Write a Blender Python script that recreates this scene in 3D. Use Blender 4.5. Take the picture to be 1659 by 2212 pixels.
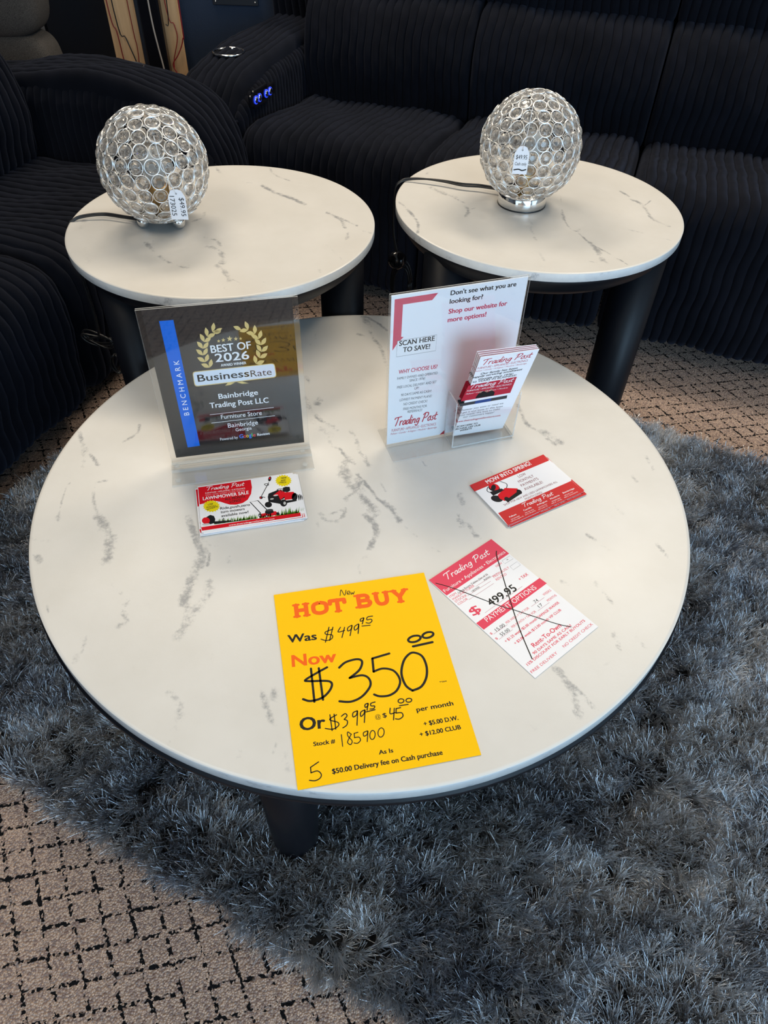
import bpy, bmesh, math, random
import numpy as np
from mathutils import Matrix, Vector
from mathutils.geometry import tessellate_polygon

for _o in list(bpy.data.objects):
    bpy.data.objects.remove(_o)
SC = bpy.context.scene
COL = SC.collection

# ------------------------------------------------------------------ camera
PITCH, ROLL, CAM_H, F_PX = 0.8026, 0.0315, 1.22, 1518.8
cam_data = bpy.data.cameras.new('camera')
cam_data.sensor_fit = 'VERTICAL'
cam_data.sensor_height = 36.0
cam_data.lens = F_PX / 2212 * 36.0
cam_data.clip_start = 0.02
cam = bpy.data.objects.new('camera', cam_data)
COL.objects.link(cam)
_cp, _sp = math.cos(PITCH), math.sin(PITCH)
_f = Vector((0, _cp, -_sp)); _r = Vector((1, 0, 0)); _u = _r.cross(_f)
_c, _s = math.cos(ROLL), math.sin(ROLL)
_r2 = _c * _r + _s * _u; _u2 = -_s * _r + _c * _u
cam.matrix_world = Matrix(((_r2.x, _u2.x, -_f.x, 0), (_r2.y, _u2.y, -_f.y, 0), (_r2.z, _u2.z, -_f.z, CAM_H), (0, 0, 0, 1)))
SC.camera = cam

# ------------------------------------------------------------------ light
world = bpy.data.worlds.new('world'); SC.world = world
world.use_nodes = True
world.node_tree.nodes['Background'].inputs[0].default_value = (0.55, 0.7, 1.0, 1)
world.node_tree.nodes['Background'].inputs[1].default_value = 0.25
SC.view_settings.view_transform = 'Standard'
SC.view_settings.look = 'None'
SC.view_settings.gamma = 1.0
SC.view_settings.use_curve_mapping = False
SC.view_settings.exposure = 0.0
SC.cycles.max_bounces = 14
SC.cycles.transparent_max_bounces = 24
SC.cycles.transmission_bounces = 12
SC.cycles.caustics_refractive = False
SC.cycles.caustics_reflective = False
SC.cycles.use_denoising = True
SC.cycles.adaptive_threshold = 0.02

def area(name, loc, target, sx, sy, power, col):
    l = bpy.data.lights.new(name, 'AREA'); l.shape = 'RECTANGLE'; l.size = sx; l.size_y = sy
    l.energy = power; l.color = col
    o = bpy.data.objects.new(name, l); COL.objects.link(o); o.location = loc
    o.rotation_euler = (Vector(target) - Vector(loc)).to_track_quat('-Z', 'Y').to_euler()
    return o
# shop front windows behind and to the right of the camera
area('window_light', (1.3, -2.45, 1.15), (0.1, 1.0, 0.3), 2.6, 2.0, 138, (0.46, 0.73, 1.0))
area('window_light', (3.45, -0.5, 1.1), (0.2, 1.1, 0.4), 2.4, 1.9, 29, (0.45, 0.72, 1.0))
area('window_light', (-1.3, -2.45, 1.15), (-0.1, 1.0, 0.3), 2.2, 2.0, 26, (0.55, 0.78, 1.0))
# warm ceiling tubes
area('ceiling_lamp', (1.2, 2.6, 2.72), (0.6, 1.6, 0.4), 1.3, 0.35, 40, (1.0, 0.87, 0.69))
area('ceiling_lamp', (-0.9, 2.9, 2.72), (-0.4, 1.6, 0.4), 1.3, 0.35, 36, (1.0, 0.87, 0.69))
area('ceiling_lamp', (0.9, 0.3, 2.72), (0.5, 0.6, 0.4), 1.3, 0.35, 8, (1.0, 0.87, 0.69))
area('ceiling_lamp', (-1.2, 0.2, 2.72), (-0.6, 0.6, 0.4), 1.3, 0.35, 17, (1.0, 0.87, 0.69))

# ------------------------------------------------------------------ helpers
def link(o, parent=None):
    COL.objects.link(o)
    if parent is not None: o.parent = parent
    return o
def tag(o, label, cat, group=None, kind=None):
    o['label'] = label; o['category'] = cat
    if group: o['group'] = group
    if kind: o['kind'] = kind
    return o
def thing(name, label, cat, loc=(0, 0, 0), rz=0.0, group=None):
    o = bpy.data.objects.new(name, None); o.empty_display_size = 0.05
    link(o); o.location = loc; o.rotation_euler = (0, 0, rz)
    return tag(o, label, cat, group)
def mesh_obj(name, verts, faces, mats, parent=None, smooth=True, midx=None, mw=None):
    me = bpy.data.meshes.new(name)
    me.from_pydata([tuple(v) for v in verts], [], [tuple(f) for f in faces]); 
    for m in (mats if isinstance(mats, (list, tuple)) else [mats]): me.materials.append(m)
    if midx is not None: me.polygons.foreach_set('material_index', list(midx))
    me.polygons.foreach_set('use_smooth', [bool(smooth)] * len(me.polygons))
    me.update()
    o = bpy.data.objects.new(name, me); link(o, parent)
    if mw is not None: o.matrix_world = mw
    return o
def bm_obj(name, bm, mats, parent=None, smooth=False, mw=None, normals=True):
    if normals: bmesh.ops.recalc_face_normals(bm, faces=bm.faces)
    me = bpy.data.meshes.new(name); bm.to_mesh(me); bm.free()
    for m in (mats if isinstance(mats, (list, tuple)) else [mats]): me.materials.append(m)
    me.polygons.foreach_set('use_smooth', [bool(smooth)] * len(me.polygons)); me.update()
    o = bpy.data.objects.new(name, me); link(o, parent)
    if mw is not None: o.matrix_world = mw
    return o
def add_box(bm, c, s, rz=0.0, bev=0.0, mat=0, M=None):
    r = bmesh.ops.create_cube(bm, size=1.0)
    vs = r['verts']
    m = Matrix.Translation(c) @ Matrix.Rotation(rz, 4, 'Z') @ Matrix.Diagonal((s[0], s[1], s[2], 1))
    if M is not None: m = M @ m
    bmesh.ops.transform(bm, matrix=m, verts=vs)
    fs = list({f for v in vs for f in v.link_faces})
    for f in fs: f.material_index = mat
    if bev > 0:
        es = list({e for v in vs for e in v.link_edges})
        bmesh.ops.bevel(bm, geom=es, offset=bev, segments=2, affect='EDGES', profile=0.5)
def lathe(prof, seg=64, cx=0.0, cy=0.0, close=True):
    """prof: list of (r,z) from bottom to top -> verts, faces"""
    V = []; F = []
    n = len(prof)
    for i in range(seg):
        a = 2 * math.pi * i / seg
        for r, z in prof: V.append((cx + r * math.cos(a), cy + r * math.sin(a), z))
    for i in range(seg):
        j = (i + 1) % seg
        for k in range(n - 1):
            F.append((i * n + k, j * n + k, j * n + k + 1, i * n + k + 1))
    if close:
        F.append(tuple(i * n for i in range(seg))[::-1]); F.append(tuple(i * n + n - 1 for i in range(seg)))
    return V, F
def catmull(P, k=8, closed=False):
    P = np.array(P, float); n = len(P); out = []
    rng = range(n if closed else n - 1)
    for i in rng:
        if closed: p0, p1, p2, p3 = P[(i - 1) % n], P[i], P[(i + 1) % n], P[(i + 2) % n]
        else: p0, p1, p2, p3 = P[max(i - 1, 0)], P[i], P[i + 1], P[min(i + 2, n - 1)]
        for t in np.arange(k) / k:
            out.append(0.5 * ((2 * p1) + (-p0 + p2) * t + (2 * p0 - 5 * p1 + 4 * p2 - p3) * t * t + (-p0 + 3 * p1 - 3 * p2 + p3) * t ** 3))
    if not closed: out.append(P[-1])
    return np.array(out)
def tube(path, r, seg=8, smooth_k=0, flat=None):
    P = catmull(path, smooth_k) if smooth_k else np.array(path, float)
    n = len(P); V = []; F = []
    T = np.gradient(P, axis=0); T /= np.linalg.norm(T, axis=1)[:, None] + 1e-12
    ref = np.array([0, 0, 1.0]) if abs(T[0][2]) < 0.9 else np.array([1.0, 0, 0])
    N = np.cross(T[0], ref); N /= np.linalg.norm(N)
    for i in range(n):
        N = N - T[i] * np.dot(N, T[i]); N /= np.linalg.norm(N) + 1e-12
        B = np.cross(T[i], N)
        for k in range(seg):
            a = 2 * math.pi * k / seg
            V.append(P[i] + r * (math.cos(a) * N + math.sin(a) * B))
    for i in range(n - 1):
        for k in range(seg):
            F.append((i * seg + k, i * seg + (k + 1) % seg, (i + 1) * seg + (k + 1) % seg, (i + 1) * seg + k))
    F.append(tuple(range(seg))[::-1]); F.append(tuple((n - 1) * seg + k for k in range(seg)))
    return V, F
def join(parts):
    V = []; F = []
    for v, f in parts:
        b = len(V); V.extend(v); F.extend([tuple(i + b for i in q) for q in f])
    return V, F

# ------------------------------------------------------------------ materials
def nmat(name):
    m = bpy.data.materials.new(name); m.use_nodes = True
    nt = m.node_tree; b = nt.nodes['Principled BSDF']
    return m, nt, b
def pbr(name, col, rough=0.5, metal=0.0, spec=0.5, **kw):
    m, nt, b = nmat(name)
    b.inputs['Base Color'].default_value = (*col, 1); b.inputs['Roughness'].default_value = rough
    b.inputs['Metallic'].default_value = metal; b.inputs['Specular IOR Level'].default_value = spec
    for k, v in kw.items(): b.inputs[k].default_value = v
    return m
def node(nt, t, **kw):
    n = nt.nodes.new(t)
    for k, v in kw.items(): setattr(n, k, v)
    return n
def ramp(nt, stops):
    r = nt.nodes.new('ShaderNodeValToRGB'); e = r.color_ramp.elements
    while len(e) < len(stops): e.new(0.5)
    for i, (p, c) in enumerate(stops): e[i].position = p; e[i].color = (*c, 1)
    return r
def noise(nt, vec, scale, detail=4, rough=0.6, dist=0.0):
    n = nt.nodes.new('ShaderNodeTexNoise'); n.inputs['Scale'].default_value = scale; n.inputs['Detail'].default_value = detail
    n.inputs['Roughness'].default_value = rough; n.inputs['Distortion'].default_value = dist
    if vec is not None: nt.links.new(vec, n.inputs['Vector'])
    return n
def math_n(nt, op, a, b=None, c=None, clamp=False):
    n = nt.nodes.new('ShaderNodeMath'); n.operation = op; n.use_clamp = clamp
    for i, x in enumerate((a, b, c)):
        if x is None: continue
        if isinstance(x, (int, float)): n.inputs[i].default_value = x
        else: nt.links.new(x, n.inputs[i])
    return n.outputs[0]
def mixc(nt, fac, a, b):
    n = nt.nodes.new('ShaderNodeMix'); n.data_type = 'RGBA'
    for s, x in ((n.inputs[0], fac), (n.inputs[6], a), (n.inputs[7], b)):
        if isinstance(x, (int, float)): s.default_value = x
        elif isinstance(x, tuple): s.default_value = (*x, 1)
        else: nt.links.new(x, s)
    return n.outputs[2]
def bump(nt, b, h, strength=0.3, dist=0.001):
    n = nt.nodes.new('ShaderNodeBump'); n.inputs['Strength'].default_value = strength; n.inputs['Distance'].default_value = dist
    nt.links.new(h, n.inputs['Height']); nt.links.new(n.outputs[0], b.inputs['Normal'])
def objco(nt): return nt.nodes.new('ShaderNodeTexCoord').outputs['Object']

def corduroy_mat():
    m, nt, b = nmat('black_corduroy'); co = objco(nt)
    n1 = noise(nt, co, 9, 3); n2 = noise(nt, co, 900, 2)
    r = ramp(nt, [(0.3, (0.0017, 0.0023, 0.0046)), (0.7, (0.0042, 0.0050, 0.0090))]); nt.links.new(n1.outputs[0], r.inputs[0])
    nt.links.new(r.outputs[0], b.inputs['Base Color'])
    b.inputs['Roughness'].default_value = 0.95; b.inputs['Specular IOR Level'].default_value = 0.12
    b.inputs['Sheen Weight'].default_value = 0.06; b.inputs['Sheen Roughness'].default_value = 0.45; b.inputs['Sheen Tint'].default_value = (0.5, 0.6, 0.95, 1)
    bump(nt, b, n2.outputs[0], 0.5, 0.0015)
    return m
def marble_mat():
    m, nt, b = nmat('white_marble_laminate'); co = objco(nt)
    at = node(nt, 'ShaderNodeAttribute', attribute_name='vein')
    fine = noise(nt, co, 150, 5, 0.72); mid = noise(nt, co, 42, 4, 0.6); big = noise(nt, co, 7, 4); flk = noise(nt, co, 26, 6, 0.7, 1.6)
    msk = math_n(nt, 'MINIMUM', math_n(nt, 'MULTIPLY', at.outputs['Fac'], 2.2), 1.0)
    rgh = math_n(nt, 'ADD', math_n(nt, 'MULTIPLY', math_n(nt, 'SUBTRACT', fine.outputs[0], 0.5), 2.2), math_n(nt, 'MULTIPLY', math_n(nt, 'SUBTRACT', mid.outputs[0], 0.5), 2.6))
    t = math_n(nt, 'ADD', math_n(nt, 'MULTIPLY', at.outputs['Fac'], 1.1), math_n(nt, 'MULTIPLY', rgh, msk))
    v = node(nt, 'ShaderNodeMapRange', interpolation_type='SMOOTHSTEP'); v.inputs[1].default_value = 0.2; v.inputs[2].default_value = 1.25
    nt.links.new(t, v.inputs[0])
    f2 = node(nt, 'ShaderNodeMapRange', interpolation_type='SMOOTHSTEP'); f2.inputs[1].default_value = 0.66; f2.inputs[2].default_value = 0.84
    nt.links.new(flk.outputs[0], f2.inputs[0])
    base = ramp(nt, [(0.3, (0.635, 0.612, 0.57)), (0.7, (0.695, 0.673, 0.637))]); nt.links.new(big.outputs[0], base.inputs[0])
    c1 = mixc(nt, math_n(nt, 'MULTIPLY', f2.outputs[0], 0.32), base.outputs[0], (0.36, 0.35, 0.34))
    c2 = mixc(nt, math_n(nt, 'MULTIPLY', v.outputs[0], 0.85), c1, (0.25, 0.255, 0.265))
    nt.links.new(c2, b.inputs['Base Color'])
    b.inputs['Roughness'].default_value = 0.34; b.inputs['Specular IOR Level'].default_value = 0.4
    bump(nt, b, noise(nt, co, 260, 3).outputs[0], 0.06, 0.001)
    return m
def rim_mat():
    m, nt, b = nmat('marble_edge_band'); co = objco(nt)
    n = noise(nt, co, 28, 5, 0.65); r = ramp(nt, [(0.4, (0.8, 0.8, 0.78)), (0.62, (0.72, 0.72, 0.72)), (0.74, (0.36, 0.37, 0.39))])
    nt.links.new(n.outputs[0], r.inputs[0]); nt.links.new(r.outputs[0], b.inputs['Base Color']); b.inputs['Roughness'].default_value = 0.25
    return m
def carpet_mat():
    m, nt, b = nmat('brown_grid_carpet'); co = objco(nt)
    sx = node(nt, 'ShaderNodeSeparateXYZ'); nt.links.new(co, sx.inputs[0])
    a1, a2, L1, L2 = math.radians(12.0), math.radians(-62.0), 0.0425, 0.0425
    # lattice coordinates of the two line directions
    det = math.cos(a1) * math.sin(a2) - math.sin(a1) * math.cos(a2)
    def lin(kx, ky, off): return math_n(nt, 'ADD', math_n(nt, 'ADD', math_n(nt, 'MULTIPLY', sx.outputs[0], kx), math_n(nt, 'MULTIPLY', sx.outputs[1], ky)), off)
    s = lin(math.sin(a2) / det / L1, -math.cos(a2) / det / L1, 40.07)
    t = lin(-math.sin(a1) / det / L2, math.cos(a1) / det / L2, 40.65)
    jit = noise(nt, co, 160, 2); jo = math_n(nt, 'MULTIPLY', math_n(nt, 'SUBTRACT', jit.outputs[0], 0.5), 0.16)
    def dline(q): return math_n(nt, 'ABSOLUTE', math_n(nt, 'SUBTRACT', math_n(nt, 'FRACT', math_n(nt, 'ADD', q, jo)), 0.5))
    loops = node(nt, 'ShaderNodeTexVoronoi'); loops.inputs['Scale'].default_value = 340; nt.links.new(co, loops.inputs['Vector'])
    dots = node(nt, 'ShaderNodeTexVoronoi'); dots.inputs['Scale'].default_value = 215; nt.links.new(co, dots.inputs['Vector']); ds = node(nt, 'ShaderNodeSeparateColor'); nt.links.new(dots.outputs['Color'], ds.inputs[0])
    fleck = noise(nt, co, 420, 2)
    dmin = math_n(nt, 'MINIMUM', dline(s), dline(t))
    ln = node(nt, 'ShaderNodeMapRange'); ln.inputs[1].default_value = 0.078; ln.inputs[2].default_value = 0.066; nt.links.new(dmin, ln.inputs[0])
    dz = node(nt, 'ShaderNodeMapRange'); dz.inputs[1].default_value = 0.5; dz.inputs[2].default_value = 0.53; nt.links.new(ds.outputs[0], dz.inputs[0])
    line = math_n(nt, 'MULTIPLY', ln.outputs[0], dz.outputs[0])
    cr = ramp(nt, [(0.0, (0.74, 0.53, 0.40)), (0.55, (0.60, 0.44, 0.35)), (0.8, (0.32, 0.22, 0.19)), (1.0, (0.38, 0.31, 0.28))])
    sc = node(nt, 'ShaderNodeSeparateColor'); nt.links.new(loops.outputs['Color'], sc.inputs[0]); nt.links.new(sc.outputs[0], cr.inputs[0])
    gap = node(nt, 'ShaderNodeMapRange'); gap.inputs[1].default_value = 0.2; gap.inputs[2].default_value = 0.75; nt.links.new(loops.outputs['Distance'], gap.inputs[0])
    c = mixc(nt, math_n(nt, 'MULTIPLY', gap.outputs[0], 0.55), cr.outputs[0], (0.13, 0.09, 0.075))
    fk = node(nt, 'ShaderNodeMapRange'); fk.inputs[1].default_value = 0.52; fk.inputs[2].default_value = 0.62; nt.links.new(fleck.outputs[0], fk.inputs[0])
    c = mixc(nt, math_n(nt, 'MULTIPLY', fk.outputs[0], 0.4), c, (0.16, 0.10, 0.085))
    c = mixc(nt, line, c, (0.007, 0.007, 0.008))
    nt.links.new(c, b.inputs['Base Color']); b.inputs['Roughness'].default_value = 0.95; b.inputs['Specular IOR Level'].default_value = 0.1
    hgt = math_n(nt, 'SUBTRACT', math_n(nt, 'SUBTRACT', 1.0, loops.outputs['Distance']), math_n(nt, 'MULTIPLY', line, 0.7))
    bump(nt, b, hgt, 0.8, 0.003)
    return m
def pile_mat():
    m = bpy.data.materials.new('charcoal_shag_pile'); m.use_nodes = True; nt = m.node_tree; nt.nodes.clear()
    out = nt.nodes.new('ShaderNodeOutputMaterial'); h = nt.nodes.new('ShaderNodeBsdfHairPrincipled'); h.model = 'CHIANG'; h.parametrization = 'COLOR'
    co = objco(nt); hi = nt.nodes.new('ShaderNodeHairInfo')
    n = noise(nt, co, 5.5, 3); n2 = noise(nt, co, 30, 2)
    t = math_n(nt, 'ADD', math_n(nt, 'MULTIPLY', n.outputs[0], 0.65), math_n(nt, 'ADD', math_n(nt, 'MULTIPLY', n2.outputs[0], 0.25), math_n(nt, 'MULTIPLY', hi.outputs['Random'], 0.2)))
    r = ramp(nt, [(0.34, (0.007, 0.007, 0.011)), (0.50, (0.018, 0.017, 0.018)), (0.68, (0.115, 0.092, 0.07))]); nt.links.new(t, r.inputs[0])
    nt.links.new(r.outputs[0], h.inputs['Color'])
    h.inputs['Roughness'].default_value = 0.2; h.inputs['Radial Roughness'].default_value = 0.35; h.inputs['Coat'].default_value = 0.0; h.inputs['IOR'].default_value = 1.9
    gl = nt.nodes.new('ShaderNodeBsdfGlossy'); gl.inputs['Color'].default_value = (0.84, 0.91, 1.0, 1); gl.inputs['Roughness'].default_value = 0.2; mx = nt.nodes.new('ShaderNodeMixShader'); mx.inputs[0].default_value = 0.36
    nt.links.new(h.outputs[0], mx.inputs[1]); nt.links.new(gl.outputs[0], mx.inputs[2]); nt.links.new(mx.outputs[0], out.inputs[0])
    return m
def acrylic_mat(name='clear_acrylic', tint=(0.992, 0.994, 0.994)):
    m = bpy.data.materials.new(name); m.use_nodes = True; nt = m.node_tree; nt.nodes.clear()
    out = nt.nodes.new('ShaderNodeOutputMaterial'); mx = nt.nodes.new('ShaderNodeMixShader'); fr = nt.nodes.new('ShaderNodeFresnel'); fr.inputs[0].default_value = 1.49
    ge = nt.nodes.new('ShaderNodeNewGeometry'); ior = math_n(nt, 'ADD', 1.49, math_n(nt, 'MULTIPLY', ge.outputs['Backfacing'], 1 / 1.49 - 1.49)); nt.links.new(ior, fr.inputs[0])
    tr = nt.nodes.new('ShaderNodeBsdfTransparent'); tr.inputs[0].default_value = (*tint, 1); gl = nt.nodes.new('ShaderNodeBsdfGlossy'); gl.inputs['Roughness'].default_value = 0.02
    nt.links.new(fr.outputs[0], mx.inputs[0]); nt.links.new(tr.outputs[0], mx.inputs[1]); nt.links.new(gl.outputs[0], mx.inputs[2]); nt.links.new(mx.outputs[0], out.inputs[0])
    return m
def acrylic_edge_mat(f=0.5):
    m = bpy.data.materials.new('acrylic_edge'); m.use_nodes = True; nt = m.node_tree; nt.nodes.clear()
    out = nt.nodes.new('ShaderNodeOutputMaterial'); mx = nt.nodes.new('ShaderNodeMixShader'); mx.inputs[0].default_value = f
    tr = nt.nodes.new('ShaderNodeBsdfTransparent'); tr.inputs[0].default_value = (0.98, 0.99, 0.99, 1); p = nt.nodes.new('ShaderNodeBsdfPrincipled')
    p.inputs['Base Color'].default_value = (0.8, 0.82, 0.82, 1); p.inputs['Roughness'].default_value = 0.12
    nt.links.new(tr.outputs[0], mx.inputs[1]); nt.links.new(p.outputs[0], mx.inputs[2]); nt.links.new(mx.outputs[0], out.inputs[0])
    return m
def wood_mat():
    m, nt, b = nmat('tan_plywood'); co = objco(nt)
    mp = node(nt, 'ShaderNodeMapping'); mp.inputs['Scale'].default_value = (9, 9, 0.7); nt.links.new(co, mp.inputs[0])
    n = noise(nt, mp.outputs[0], 3, 4); r = ramp(nt, [(0.3, (0.55, 0.33, 0.16)), (0.7, (0.72, 0.46, 0.24))]); nt.links.new(n.outputs[0], r.inputs[0]); nt.links.new(r.outputs[0], b.inputs['Base Color'])
    b.inputs['Roughness'].default_value = 0.7
    return m
def weave_mat(name, c1, c2, sc=330):
    m, nt, b = nmat(name); co = objco(nt)
    n = noise(nt, co, sc, 2); r = ramp(nt, [(0.35, c1), (0.65, c2)]); nt.links.new(n.outputs[0], r.inputs[0]); nt.links.new(r.outputs[0], b.inputs['Base Color'])
    b.inputs['Roughness'].default_value = 0.95; bump(nt, b, n.outputs[0], 0.5, 0.002)
    return m
M = {}
M['cord'] = corduroy_mat(); M['marble'] = marble_mat(); M['rim'] = rim_mat(); M['carpet'] = carpet_mat(); M['pile'] = pile_mat()
M['acrylic'] = acrylic_mat(); M['edge'] = acrylic_edge_mat(); M['softedge'] = acrylic_edge_mat(0.16); M['wood'] = wood_mat()
M['blackwood'] = pbr('black_painted_wood', (0.004, 0.0045, 0.007), 0.42, 0, 0.22)
M['blackgloss'] = pbr('black_gloss_plastic', (0.006, 0.006, 0.008), 0.12)
M['rubber'] = pbr('black_cord_rubber', (0.008, 0.008, 0.009), 0.35)
M['chrome'] = pbr('chrome', (0.78, 0.78, 0.77), 0.1, 1.0)
M['wire'] = pbr('chrome_wire', (0.9, 0.9, 0.9), 0.32, 1.0)
M['crystal'] = pbr('crystal', (1, 1, 1), 0.0, 0, 0.5, **{'Transmission Weight': 1.0, 'IOR': 1.52})
_m, _nt, _b = M['crystal'], M['crystal'].node_tree, M['crystal'].node_tree.nodes['Principled BSDF']
_o = _nt.nodes['Material Output']; _mx = _nt.nodes.new('ShaderNodeMixShader'); _mx.inputs[0].default_value = 0.22; _tr = _nt.nodes.new('ShaderNodeBsdfTransparent')
_m2 = _nt.nodes.new('ShaderNodeMixShader'); _m2.inputs[0].default_value = 0.2; _df = _nt.nodes.new('ShaderNodeBsdfTranslucent'); _df.inputs[0].default_value = (0.95, 0.95, 0.95, 1); _nt.links.new(_b.outputs[0], _m2.inputs[1]); _nt.links.new(_df.outputs[0], _m2.inputs[2]); _nt.links.new(_m2.outputs[0], _mx.inputs[1]); _nt.links.new(_tr.outputs[0], _mx.inputs[2]); _nt.links.new(_mx.outputs[0], _o.inputs[0])
M['brass'] = pbr('brass_socket', (0.45, 0.27, 0.1), 0.3, 0.8)
M['bulb'] = pbr('frosted_bulb', (0.85, 0.83, 0.78), 0.3)
M['grille'] = weave_mat('blue_grey_speaker_cloth', (0.011, 0.021, 0.044), (0.021, 0.037, 0.070), 500)
M['speakerplastic'] = pbr('dark_handle_plastic', (0.008, 0.010, 0.016), 0.45)
M['greycloth'] = weave_mat('grey_tweed', (0.03, 0.027, 0.025), (0.085, 0.078, 0.072), 420)
M['blackcloth'] = pbr('black_cloth', (0.004, 0.005, 0.009), 0.9, 0, 0.1)
M['redwire'] = pbr('red_wire', (0.22, 0.012, 0.015), 0.4)
M['cuphole'] = pbr('cup_well', (0.003, 0.004, 0.004), 0.3)
M['string'] = pbr('white_string', (0.8, 0.8, 0.8), 0.8)
M['wall'] = pbr('painted_wall', (0.13, 0.14, 0.16), 0.9); M['lightwall'] = pbr('light_wall', (0.55, 0.54, 0.52), 0.9)
M['ceil'] = pbr('ceiling_tile', (0.6, 0.58, 0.55), 0.9)
mb, ntb, bb = nmat('blue_led'); bb.inputs['Base Color'].default_value = (0.02, 0.03, 0.5, 1); bb.inputs['Emission Color'].default_value = (0.03, 0.08, 1.0, 1); bb.inputs['Emission Strength'].default_value = 0.9
M['led'] = mb
INK = dict(ink=(0.018, 0.017, 0.015), orange=(0.88, 0.13, 0.01), white=(0.88, 0.88, 0.90), pink=(0.75, 0.07, 0.12), pinkd=(0.45, 0.08, 0.14), grey=(0.2, 0.2, 0.22), red=(0.68, 0.006, 0.015), red2=(0.62, 0.035, 0.035),
    red3=(0.5, 0.02, 0.045), pink2=(0.66, 0.08, 0.13), pink3=(0.6, 0.05, 0.10), brick=(0.24, 0.03, 0.04), yel=(0.82, 0.66, 0.005), grass=(0.09, 0.26, 0.012), grass2=(0.2, 0.4, 0.03), black=(0.01, 0.01, 0.012), dgrey=(0.05, 0.05, 0.055),
    lgrey=(0.55, 0.55, 0.55), blue=(0.0, 0.14, 0.68), gold=(0.74, 0.54, 0.21), silver=(0.74, 0.78, 0.86), gblue=(0.06, 0.22, 0.8), gred=(0.7, 0.06, 0.05), gyel=(0.8, 0.5, 0.02), ggreen=(0.05, 0.4, 0.1), denim=(0.03, 0.07, 0.25), skin=(0.45, 0.25, 0.17),
    paper=(0.87, 0.87, 0.90), yellow=(0.95, 0.54, 0.0), blackpaper=(0.012, 0.011, 0.012), backred=(0.8, 0.2, 0.23), tagwhite=(0.82, 0.82, 0.86))
def ink(n):
    k = 'print_' + n
    if k not in M: M[k] = pbr(k, INK[n], 0.08, 0, 0.9) if n == 'blackpaper' else pbr(k, INK[n], 0.6, 0, 0.15)
    return M[k]

# ------------------------------------------------------------------ printing on paper
_tc = {}
def text_mesh(s, style):
    key = (s, style)
    if key in _tc: return _tc[key]
    cu = bpy.data.curves.new('lettering', 'FONT'); cu.body = s; cu.size = 1.0; cu.resolution_u = 3; cu.fill_mode = 'FRONT'
    if style == 'sp': cu.space_character = 1.55
    if style in ('wi', 'it'): cu.shear = 0.25
    o = bpy.data.objects.new('lettering', cu); COL.objects.link(o)
    dg = bpy.context.evaluated_depsgraph_get(); dg.update()
    me = o.evaluated_get(dg).to_mesh()
    V = np.array([v.co[:2] for v in me.vertices]) if len(me.vertices) else np.zeros((0, 2)); F = [tuple(p.vertices) for p in me.polygons]
    o.evaluated_get(dg).to_mesh_clear(); bpy.data.objects.remove(o); bpy.data.curves.remove(cu)
    _tc[key] = (V, F); return V, F
BOLD = {'b': .05, 'w': .085, 'wi': .075, 'slab': .07}
def cap_h():
    return text_mesh('H', 'r')[0][:, 1].max()
SCRIPT = {'T': (.62, [[(0, .8), (.06, .95), (.3, .98), (.66, 1.02)], [(.36, .97), (.3, .5), (.2, .02)]]),
 'r': (.3, [[(.03, .5), (.02, .02)], [(.03, .3), (.14, .5), (.27, .46)]]), 'a': (.4, [[(.33, .44), (.18, .5), (.04, .25), (.08, .03), (.22, .1), (.34, .48)], [(.34, .48), (.31, .12), (.4, .03)]]),
 'd': (.42, [[(.33, .44), (.18, .5), (.04, .25), (.08, .03), (.22, .1), (.34, .48)], [(.42, 1.0), (.33, .2), (.41, .03)]]), 'i': (.2, [[(.08, .5), (.05, .1), (.13, .02)], [(.12, .72), (.13, .76)]]),
 'n': (.42, [[(.05, .5), (.02, .02)], [(.04, .25), (.18, .5), (.3, .44), (.28, .08), (.37, .02)]]), 'g': (.42, [[(.33, .44), (.18, .5), (.04, .25), (.1, .06), (.25, .15), (.34, .48)], [(.34, .48), (.28, -.1), (.14, -.3), (0, -.2)]]),
 ' ': (.28, []), 'P': (.56, [[(.2, .98), (.12, .5), (.04, .0)], [(.0, .82), (.2, 1.02), (.5, .95), (.5, .65), (.3, .45), (.12, .46)]]), 'o': (.38, [[(.2, .5), (.05, .3), (.08, .04), (.24, .06), (.32, .3), (.2, .5), (.34, .5)]]),
 's': (.32, [[(.26, .5), (.12, .38), (.24, .18), (.16, .02), (0, .06)]]), 't': (.3, [[(.16, .85), (.08, .15), (.18, .02), (.26, .08)], [(.0, .52), (.3, .56)]])}
_v = lambda x: [(x, .08), (x, .92)]
HOTG = {'H': (1.0, [_v(.24), _v(.76), [(.24, .5), (.76, .5)]], [(.24, 0), (.24, 1), (.76, 0), (.76, 1)]), 'O': (.98, [[(.49, .9), (.2, .78), (.14, .5), (.2, .22), (.49, .1), (.78, .22), (.84, .5), (.78, .78), (.49, .9)]], []),
 'T': (.92, [_v(.46), [(.1, .9), (.82, .9)], [(.08, .9), (.07, .68)], [(.84, .9), (.85, .68)]], [(.46, 0)]), 'B': (.95, [_v(.24), [(.24, .9), (.6, .9), (.74, .72), (.6, .52), (.3, .52)], [(.5, .52), (.72, .48), (.82, .3), (.66, .1), (.24, .1)]], [(.2, 0), (.2, 1)]),
 'U': (1.0, [[(.24, .92), (.24, .4), (.34, .14), (.52, .08), (.7, .16), (.78, .4), (.78, .92)]], [(.24, 1), (.78, 1)]), 'Y': (.98, [[(.2, .92), (.48, .45)], [(.8, .92), (.48, .45)], [(.48, .45), (.48, .08)]], [(.18, 1), (.82, 1), (.48, 0)])}
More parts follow.
